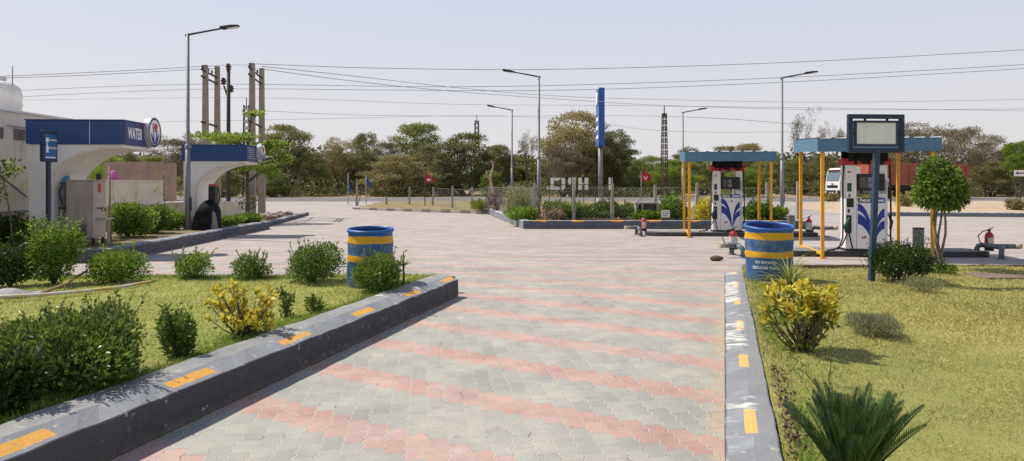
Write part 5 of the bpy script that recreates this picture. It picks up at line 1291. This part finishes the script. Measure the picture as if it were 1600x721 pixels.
def island(label, cx, cy, ln, wd_):
    r = thing('pump_island', label, 'pump island', (cx, cy, 0), -R(3), 'pump islands'); hw = wd_ / 2
    poly = [(-ln / 2 + .25, -hw), (ln / 2 - .1, -hw), (ln / 2, -hw + .1), (ln / 2, hw - .1), (ln / 2 - .1, hw), (-ln / 2 + .25, hw), (-ln / 2, hw - .25), (-ln / 2, -hw + .25)]
    MB().prism(poly, 'z', 0, .125).build('kerb', M_ISL, r, bev=.015)
    MB().prism([(x_ * .975, y_ * .9) for x_, y_ in poly], 'z', .1, .13).build('top', mat('island_top', (.25, .245, .235), (.17, .165, .16), 2, .8, grime=.5), r)
    return r
island('near pump island with black kerb under the near dispenser', px(1348, 16.85), 16.95, 5.3, 1.0)
island('far pump island with black kerb under the far dispenser', px(1140, 23.45), 23.5, 5.3, 1.0)
def guard(label, x, y, s):
    r = thing('pump_guard', label, 'bollard', (x, y, 0), 0, 'pipe guards at the island ends')
    MB().tube([(-s * .0, -.42, -.02), (0, -.42, .17), (s * .02, -.41, .22), (s * .07, -.36, .25), (s * .02, 0, .26), (s * .07, .36, .25), (s * .02, .41, .22), (0, .42, .17), (0, .42, -.02)], .055, 10).build('hoop', M_GUARD, r)
    MB().tube([(s * .02, -.2, .26), (s * .38, -.3, .27)], .055, 10).build('rail', M_GUARD, r)
    MB().tube([(s * .38, -.3, .27), (s * .5, -.33, .27)], .058, 10).build('rail_end', mat('guard_cream', (.5, .42, .27), (.4, .32, .2), 7, .6), r)
    for y_ in (-.42, .42): MB().lathe([(.1, 0), (.1, .02), (.06, .025)], 10, (0, y_, 0)).build('flange', M_GUARD, r)
    return r
guard('grey pipe guard at the left end of the near pump island', px(1152, 16.6), 16.6, -1)
guard('grey pipe guard at the right end of the near pump island', px(1552, 16.2), 16.35, 1)
guard('grey pipe guard at the left end of the far pump island', px(998, 23.5), 23.5, -1)
guard('grey pipe guard at the right end of the far pump island', px(1277, 23.2), 23.2, 1)
def extinguisher(label, x, y, z, white, hose=True):
    r = thing('fire_extinguisher', label, 'fire extinguisher', (x, y, z), 0, 'fire extinguishers')
    Rm = M_RED; Wm = mat('ext_white', (.66, .64, .6), (.55, .52, .48), 6, .5, grime=.3)
    pr = [(0, 0), (.085, .0), (.092, .02), (.092, .3), (.085, .36), (.05, .41), (.025, .42), (.025, .46)]
    MB().lathe(pr, 18).build('body', Rm, r)
    MB().lathe([(.094, .0), (.094, .075)], 18).build('base', M_BLACK, r)
    if white: MB().lathe([(.0945, .075), (.0945, .3)], 18).build('label_wrap', Wm, r)
    else: 
        b = MB(); n_ = 8; b.add([(.0945 * math.cos(-2.4 + 1.3 * i / n_), .0945 * math.sin(-2.4 + 1.3 * i / n_), z_) for i in range(n_ + 1) for z_ in (.1, .3)], [(2 * i, 2 * i + 2, 2 * i + 3, 2 * i + 1) for i in range(n_)]); b.build('label_wrap', Wm, r, fix=False)
    MB().lathe([(.03, .44), (.03, .49), (0, .5)], 10).build('valve', M_DARKST, r)
    MB().tube([(0, 0, .48), (.09, 0, .53)], .01, 5).build('handle', M_DARKST, r)
    if hose: MB().tube([(-.02, 0, .46), (-.16, -.02, .44), (-.27, -.03, .33), (-.24, -.05, .2), (-.14, -.08, .06)], .011, 6).build('hose', M_BLACK, r)
    return r
extinguisher('white bodied fire extinguisher left of the right barrel', px(1153, 16.6), 16.95, .13, True)
extinguisher('red and white fire extinguisher at the right end of the near pump island', px(1539, 16.7), 16.55, .13, False)
extinguisher('plain red fire extinguisher at the left end of the far pump island', px(1007, 23.6), 23.7, .13, False, False)
extinguisher('white bodied fire extinguisher at the right end of the far pump island', px(1264, 23.2), 23.2, .13, True)
def bin_(label, x, y, z):
    r = thing('steel_bin', label, 'bin', (x, y, z), 0, 'steel bins')
    n_ = 40; MB().lathe([(.11, 0), (.12, .02), (.12, .44), (.125, .46), (.105, .46), (.105, .2)], n_, fn=lambda a, z_: 1 + .03 * (1 if int(a / (2 * PI) * n_) % 4 < 2 else 0)).build('body', M_GLV, r)
    MB().lathe([(.127, .445), (.13, .47), (.11, .475)], 20).build('rim', M_DARKST, r); return r
bin_('ribbed steel bin by the right posts of the near canopy', px(1435, 17.3), 17.3, .13)
bin_('small steel bin by the right posts of the far canopy', px(1236, 24.4), 24.4, .13)

# ------------------------------------------------------------------ framed sign on the right lawn
fs_ = thing('framed_sign', 'blank grey white panel hung in a navy frame on a single post in the lawn', 'sign', (px(1361, 10), 10, .28), R(4))
q = MB(); q.add([(-.035, -.035, -.1), (.035, -.035, -.1), (.035, .035, -.1), (-.035, .035, -.1), (.045, -.035, 1.8), (.115, -.035, 1.8), (.115, .035, 1.8), (.045, .035, 1.8)], [(0, 1, 5, 4), (1, 2, 6, 5), (2, 3, 7, 6), (3, 0, 4, 7)]); q.build('post', M_NAVYL, fs_, bev=.006)
xc = .065
for nm, a, c_, z_0, z_1 in (('frame', -.395, .395, 2.225, 2.285), ('frame', -.395, .395, 1.765, 1.825), ('frame', -.395, -.335, 1.826, 2.224), ('frame', .335, .395, 1.826, 2.224)):
    MB().box(xc + a, xc + c_, -.028, .028, z_0, z_1).build(nm, M_NAVY, fs_, bev=.004)
for a, c_, z_0, z_1 in ((-.305, .305, 2.17, 2.2), (-.305, .305, 1.85, 1.88), (-.305, -.28, 1.881, 2.169), (.28, .305, 1.881, 2.169)):
    MB().box(xc + a, xc + c_, -.03, .03, z_0, z_1).build('inner_frame', M_NAVY, fs_)
MB().box(xc - .28, xc + .28, -.015, .015, 1.88, 2.17).build('panel', mat('blank_panel', (.8, .81, .78), (.72, .73, .71), 1.6, .35, grime=.25), fs_)
for x_ in (-.15, .16): MB().box(xc + x_ - .012, xc + x_ + .012, -.012, .012, 2.2, 2.226).build('hanger', M_BLACK, fs_)
for z_ in (2.02,):
    for x_ in (-.32, .32): MB().box(xc + x_ - .015, xc + x_ + .015, -.01, .01, z_ - .01, z_ + .01).build('hanger', M_BLACK, fs_)

# ------------------------------------------------------------------ painted barrels
M_DRUM, t, out = nt('barrel_paint'); v = objvec(t); sp = N(t, 'ShaderNodeSeparateXYZ'); L(t, v, sp.inputs[0])
zn = math_(t, 'ADD', sp.outputs[2], math_(t, 'MULTIPLY_ADD', noise(t, v, 4, 4), .05, -.025))
def band(a, b_): return math_(t, 'MULTIPLY', math_(t, 'GREATER_THAN', zn, a), math_(t, 'LESS_THAN', zn, b_))
blue = mixc(t, ramp(t, noise(t, v, 5, 7, .7), .42, .62), (.035, .115, .23), (.012, .075, .3))
scuff = mixc(t, ramp(t, noise(t, v, 7, 8, .75), .45, .65), blue, (.16, .2, .22))
c = mixc(t, band(.4, .57), blue, scuff); c = mixc(t, math_(t, 'MULTIPLY', ramp(t, noise(t, v, 3.2, 7, .75), .5, .66), .4), c, (.13, .16, .18))
c = mixc(t, math_(t, 'GREATER_THAN', zn, .665), c, (.02, .1, .38))
yel = mixc(t, ramp(t, noise(t, v, 6, 6), .45, .7), (.66, .36, .012), (.55, .28, .012))
c = mixc(t, math_(t, 'MAXIMUM', band(.57, .665), band(.325, .41)), c, yel)
c = mixc(t, math_(t, 'MULTIPLY', ramp(t, noise(t, v, 18, 6, .7), .62, .7), .5), c, (.14, .1, .08))
c = mixc(t, math_(t, 'MULTIPLY', ramp(t, math_(t, 'ADD', sp.outputs[2], math_(t, 'MULTIPLY', noise(t, v, 7), .2)), .22, .08), .6), c, (.2, .17, .12))
princ(t, out, c, .5, 0, noise(t, v, 9, 5), .008)
M_INSIDE = mat('barrel_inside', (.012, .03, .14), (.02, .06, .26), 4, .5)
def barrel(label, x, y, z, r0, r1, seed, tilt):
    r = thing('painted_barrel', label, 'barrel', (x, y, z), 0, 'painted barrels'); rs = random.Random(seed); p1, p2 = rs.uniform(0, 6), rs.uniform(0, 6)
    dent = lambda a, z_: 1 + .018 * math.sin(2 * a + p1) * (z_ / .76) + .012 * math.sin(3 * a + p2) + .006 * math.sin(7 * a + p1)
    prof = [(r0 * .97, -.06), (r0, .0), (r0, .2), (r0 + (r1 - r0) * .45, .33), (r0 + (r1 - r0) * .48 + .01, .365), (r0 + (r1 - r0) * .5, .4), (r0 + (r1 - r0) * .75, .5), (r0 + (r1 - r0) * .8 + .01, .58), (r0 + (r1 - r0) * .8, .615), (r1, .7)]
    def zt(z_, a): return z_ + tilt * math.cos(a - 1.6) * (z_ / .76) * .04
    def lath(pr, name, m, n=48, par=r):
        b = MB(); b.lathe(pr, n, fn=dent); b.v = [(q[0], q[1], zt(q[2], math.atan2(q[1], q[0]))) for q in b.v]; return b.build(name, m, par, fix=False)
    bd_ = lath(prof + [(r1 + .004, .715)], 'body', M_DRUM)
    lath([(r1 + .004, .715), (r1 + .016, .72), (r1 + .02, .74), (r1 + .012, .76), (r1 - .006, .76), (r1 - .012, .735)], 'rim', mat('barrel_rim', (.02, .12, .42), (.03, .1, .3), 6, .45))
    lath([(r1 - .012, .735), (r1 - .02, .4), (r0 - .02, .05), (.001, .04)], 'inside', M_INSIDE)
    return r, dent
bl_, dn = barrel('blue and yellow painted steel barrel behind a shrub on the left lawn', px(578, 9.9), 9.95, .26, .315, .29, 1, .5)
br_, dn2 = barrel('blue and yellow painted barrel with upside down white lettering, right of the path', px(1206, 10.0), 10.1, .3, .305, .322, 2, .9)
def wrap(z0_, phi0, rr):
    # upside-down lettering wrapped round the barrel, facing the photographer
    def f(co_):
        x_, y_, d = -co_.x, -co_.y, co_.z; a = phi0 + x_ / rr; q = rr * dn2(a, .2) + .004 + max(0, d)
        return (q * math.cos(a), q * math.sin(a), z0_ + y_)
    return f
phi = math.atan2(-10.1, -px(1206, 10)) - .16
text_mesh('TATA MOTORS', .052, wrap(.2, phi, .312), .001, .001).build('lettering', M_TXT, br_)
text_mesh('GENUINE OIL', .046, wrap(.272, phi, .318), .0006, .001).build('lettering', M_TXT, br_)

# ------------------------------------------------------------------ truck on the highway
tr = thing('tipper_truck', 'white cabbed truck with rusty red tipping body driving on the highway', 'truck', (px(1312, 66.2), 66.2, hz(66) + .004), R(7))
M_CAB = mat('truck_white', (.82, .81, .79), (.74, .72, .7), 2, .35, grime=.15)
M_TIP = mat('truck_rust', (.42, .13, .07), (.32, .095, .055), 1.6, .7, bd=.004, grime=.3)
pc = [(0, .75), (0.02, 1.5), (.2, 2.55), (.45, 2.82), (2.0, 2.86), (2.05, .75)]
cab = MB().prism(pc, 'y', 0, 2.4).build('cab', M_CAB, tr, bev=.05)
def on_front(y0, y1, z0_, z1_, off=-.012):
    fx_ = lambda z_: (.02 + (z_ - 1.5) / 1.05 * .18) if z_ > 1.5 else .02 * (z_ - .75) / .75
    return [(fx_(z0_) + off, y0, z0_), (fx_(z0_) + off, y1, z0_), (fx_(z1_) + off, y1, z1_), (fx_(z1_) + off, y0, z1_)]
b = MB(); b.add(on_front(.14, 2.26, 1.6, 2.46), [(0, 1, 2, 3)]); b.build('windscreen', M_GLASS, tr, fix=False)
b = MB(); b.add(on_front(.3, 2.1, 1.0, 1.25), [(0, 1, 2, 3)]); gr_ = b.build('grille', M_BLACK, tr, fix=False)
b = MB(); b.prism([(1.2 + .16 * math.cos(2 * PI * i / 16), 1.36 + .1 * math.sin(2 * PI * i / 16)) for i in range(16)], 'x', -.02, .0); b.build('badge', M_GLV, tr)
MB().prism([(.5, 1.65), (1.45, 1.65), (1.45, 2.5), (.55, 2.5)], 'y', -.012, .002).build('side_window', M_GLASS, tr)
dr_ = MB().prism([(.42, 1.0), (1.5, 1.0), (1.5, 1.6), (.42, 1.6)], 'y', -.014, .0).build('door', M_CAB, tr, bev=.01)
MB().box(1.3, 1.42, -.03, -.014, 1.42, 1.47).build('handle', M_BLACK, dr_)
MB().box(.95, 1.1, -.022, -.0141, 1.1, 1.3).build('number_sticker', M_RED, dr_)
MB().box(-.12, .5, -.02, 2.42, .42, .78).build('bumper', M_BLACK, tr, bev=.03)
for y_ in (.3, 2.1): 
    MB().tube([(-.13, y_, .62), (-.1, y_, .62)], .11, 12).build('headlight', M_TXT, tr)
MB().box(-.135, -.12, .85, 1.5, .5, .62).build('number_plate', M_TXT, tr)
for y_ in (-.18, 2.52):
    MB().box(.15, .25, y_ - .1, y_ + .1, 1.75, 2.2).build('mirror', M_BLACK, tr, bev=.02)
MB().box(.12, .45, .1, 2.3, 2.6, 2.66).build('sun_visor', M_RED, tr)
MB().box(.1, .16, .3, 2.1, 2.5, 2.56).build('wiper', M_BLACK, tr)
MB().box(.5, 12.4, .75, 1.65, .75, 1.05).build('chassis', M_DARKST, tr)
MB().box(2.3, 3.2, .05, .65, .5, 1.1).build('fuel_tank', M_GLV, tr, bev=.05)
body = MB().prism([(2.75, 1.3), (12.7, 1.3), (12.7, 3.0), (12.5, 3.16), (2.75, 3.28)], 'y', -.05, 2.45).build('tipping_body', M_TIP, tr, bev=.03)
for k in range(11):
    x_ = 2.9 + k * .94; MB().box(x_, x_ + .1, -.12, -.051, 1.32, 3.1).build('rib', M_TIP, body)
MB().box(2.75, 12.7, -.13, -.052, 2.2, 2.28).build('rail', M_TIP, body); MB().box(2.75, 12.7, -.14, -.052, 1.3, 1.42).build('rail', M_TIP, body)
MB().box(4.4, 4.9, -.056, -.051, 1.55, 1.85).build('sticker', M_COPE, body)
def wheel(x_, y_):
    b = MB(); b.lathe([(.3, -.14), (.5, -.14), (.53, -.1), (.53, .1), (.5, .14), (.3, .14)], 24)
    b.v = [(x_ + q[0], y_ + q[2], .53 + q[1]) for q in b.v]; w_ = b.build('wheel', mat('tyre', (.02, .019, .018), (.05, .045, .04), 5, .9), tr)
    b = MB(); b.lathe([(0, -.1), (.12, -.12), (.14, -.05), (.26, -.06), (.3, -.12), (.3, .1), (0, .1)], 16); b.v = [(x_ + q[0], y_ + q[2], .53 + q[1]) for q in b.v]; b.build('rim', M_RUST, w_)
for x_ in (1.2, 4.6, 5.9, 10.1, 11.4):
    for y_ in (.2, 2.2): wheel(x_, y_)
MB().box(5.0, 7.2, .1, .2, .95, 1.25).build('mudguard', M_DARKST, tr)
MB().box(9.4, 12.1, .05, .15, 1.05, 1.2).build('mudguard', M_DARKST, tr)

# ------------------------------------------------------------------ small things on the left
b = MB(); pts = [(px(x, D), D, .305) for x, D in ((-60, 7.4), (0, 8.55), (60, 8.7), (120, 8.95), (180, 9.3), (236, 9.9))]
hp_ = MB().tube([Vector(p) + Vector((0, 0, .0)) for p in pts], .021, 7)
M_HOSE, t, out = nt('old_hose'); v = objvec(t); c = mixc(t, ramp(t, noise(t, v, 1.6, 3), .45, .6), (.6, .42, .15), (.6, .57, .5)); princ(t, out, c, .6)
tag(hp_.build('garden_hose', M_HOSE), 'faded yellow and white hose lying across the left lawn', 'hose')
b = MB().tube([(px(58, 8.85), 8.85, .28), (px(95, 9.4), 9.5, .33), (px(136, 10.2), 10.2, .42)], [.02, .018, .014], 6); tag(b.build('wooden_stick', mat('stick', (.38, .26, .13), (.26, .18, .09), 8, .8)), 'brown stick propped on the left lawn above the hose', 'stick')
b = MB(); vs = []
for j in range(5):
    for i in range(9): vs.append((-.42 + .1 * i + .03 * math.sin(j), -.25 + .12 * j, .03 + .025 * math.sin(i * 1.1 + j) + (.03 if 0 < i < 8 and 0 < j < 4 else 0)))
b.add(vs, [(j * 9 + i, j * 9 + i + 1, j * 9 + i + 10, j * 9 + i + 9) for j in range(4) for i in range(8)], True); o = b.build('sack', mat('grey_sack', (.3, .3, .31), (.2, .2, .21), 5, .8), fix=False); o.location = (px(2, 9.0), 9.0, .25); tag(o, 'flat grey sack lying on the left lawn at the picture edge', 'sack')
gl = thing('garden_light', 'short grey bollard light with a pale cap at the left kerb end', 'garden light', (px(-6, 4.35), 4.35, .26))
MB().tube([(0, 0, -.1), (0, 0, .16)], .034, 14).build('post', M_GLV, gl); MB().lathe([(.0, .16), (.056, .16), (.06, .175), (.056, .2), (.04, .215), (0, .22)], 18).build('cap', M_COPE, gl)
b = MB(); b.box(-.55, .55, -.3, .3, 0, .03); o = b.build('cover_slab', mat('slab_brown', (.2, .15, .11), (.14, .11, .085), 3, .9, bd=.004), bev=.008); o.location = (px(1585, 10.45), 10.5, .29); tag(o, 'flat brown inspection slab in the right lawn at the picture edge', 'slab')
ar = thing('direction_sign', 'white direction sign with black arrow on a thin post at the right edge', 'sign', (px(1594, 50), 50, .4))
MB().box(-.02, .02, 0, .04, -.1, 2.2).build('post', M_DARKST, ar); MB().box(-.42, .42, -.02, -.002, 1.82, 2.24).build('board', M_TXT, ar)
b = MB(); b.add([(-.34, -.023, 2.03), (-.14, -.023, 2.15), (-.14, -.023, 2.07), (.3, -.023, 2.07), (.3, -.023, 1.99), (-.14, -.023, 1.99), (-.14, -.023, 1.91)], [(0, 1, 6), (1, 2, 5, 6), (2, 3, 4, 5)]); b.build('arrow', M_BLACK, ar, fix=False)
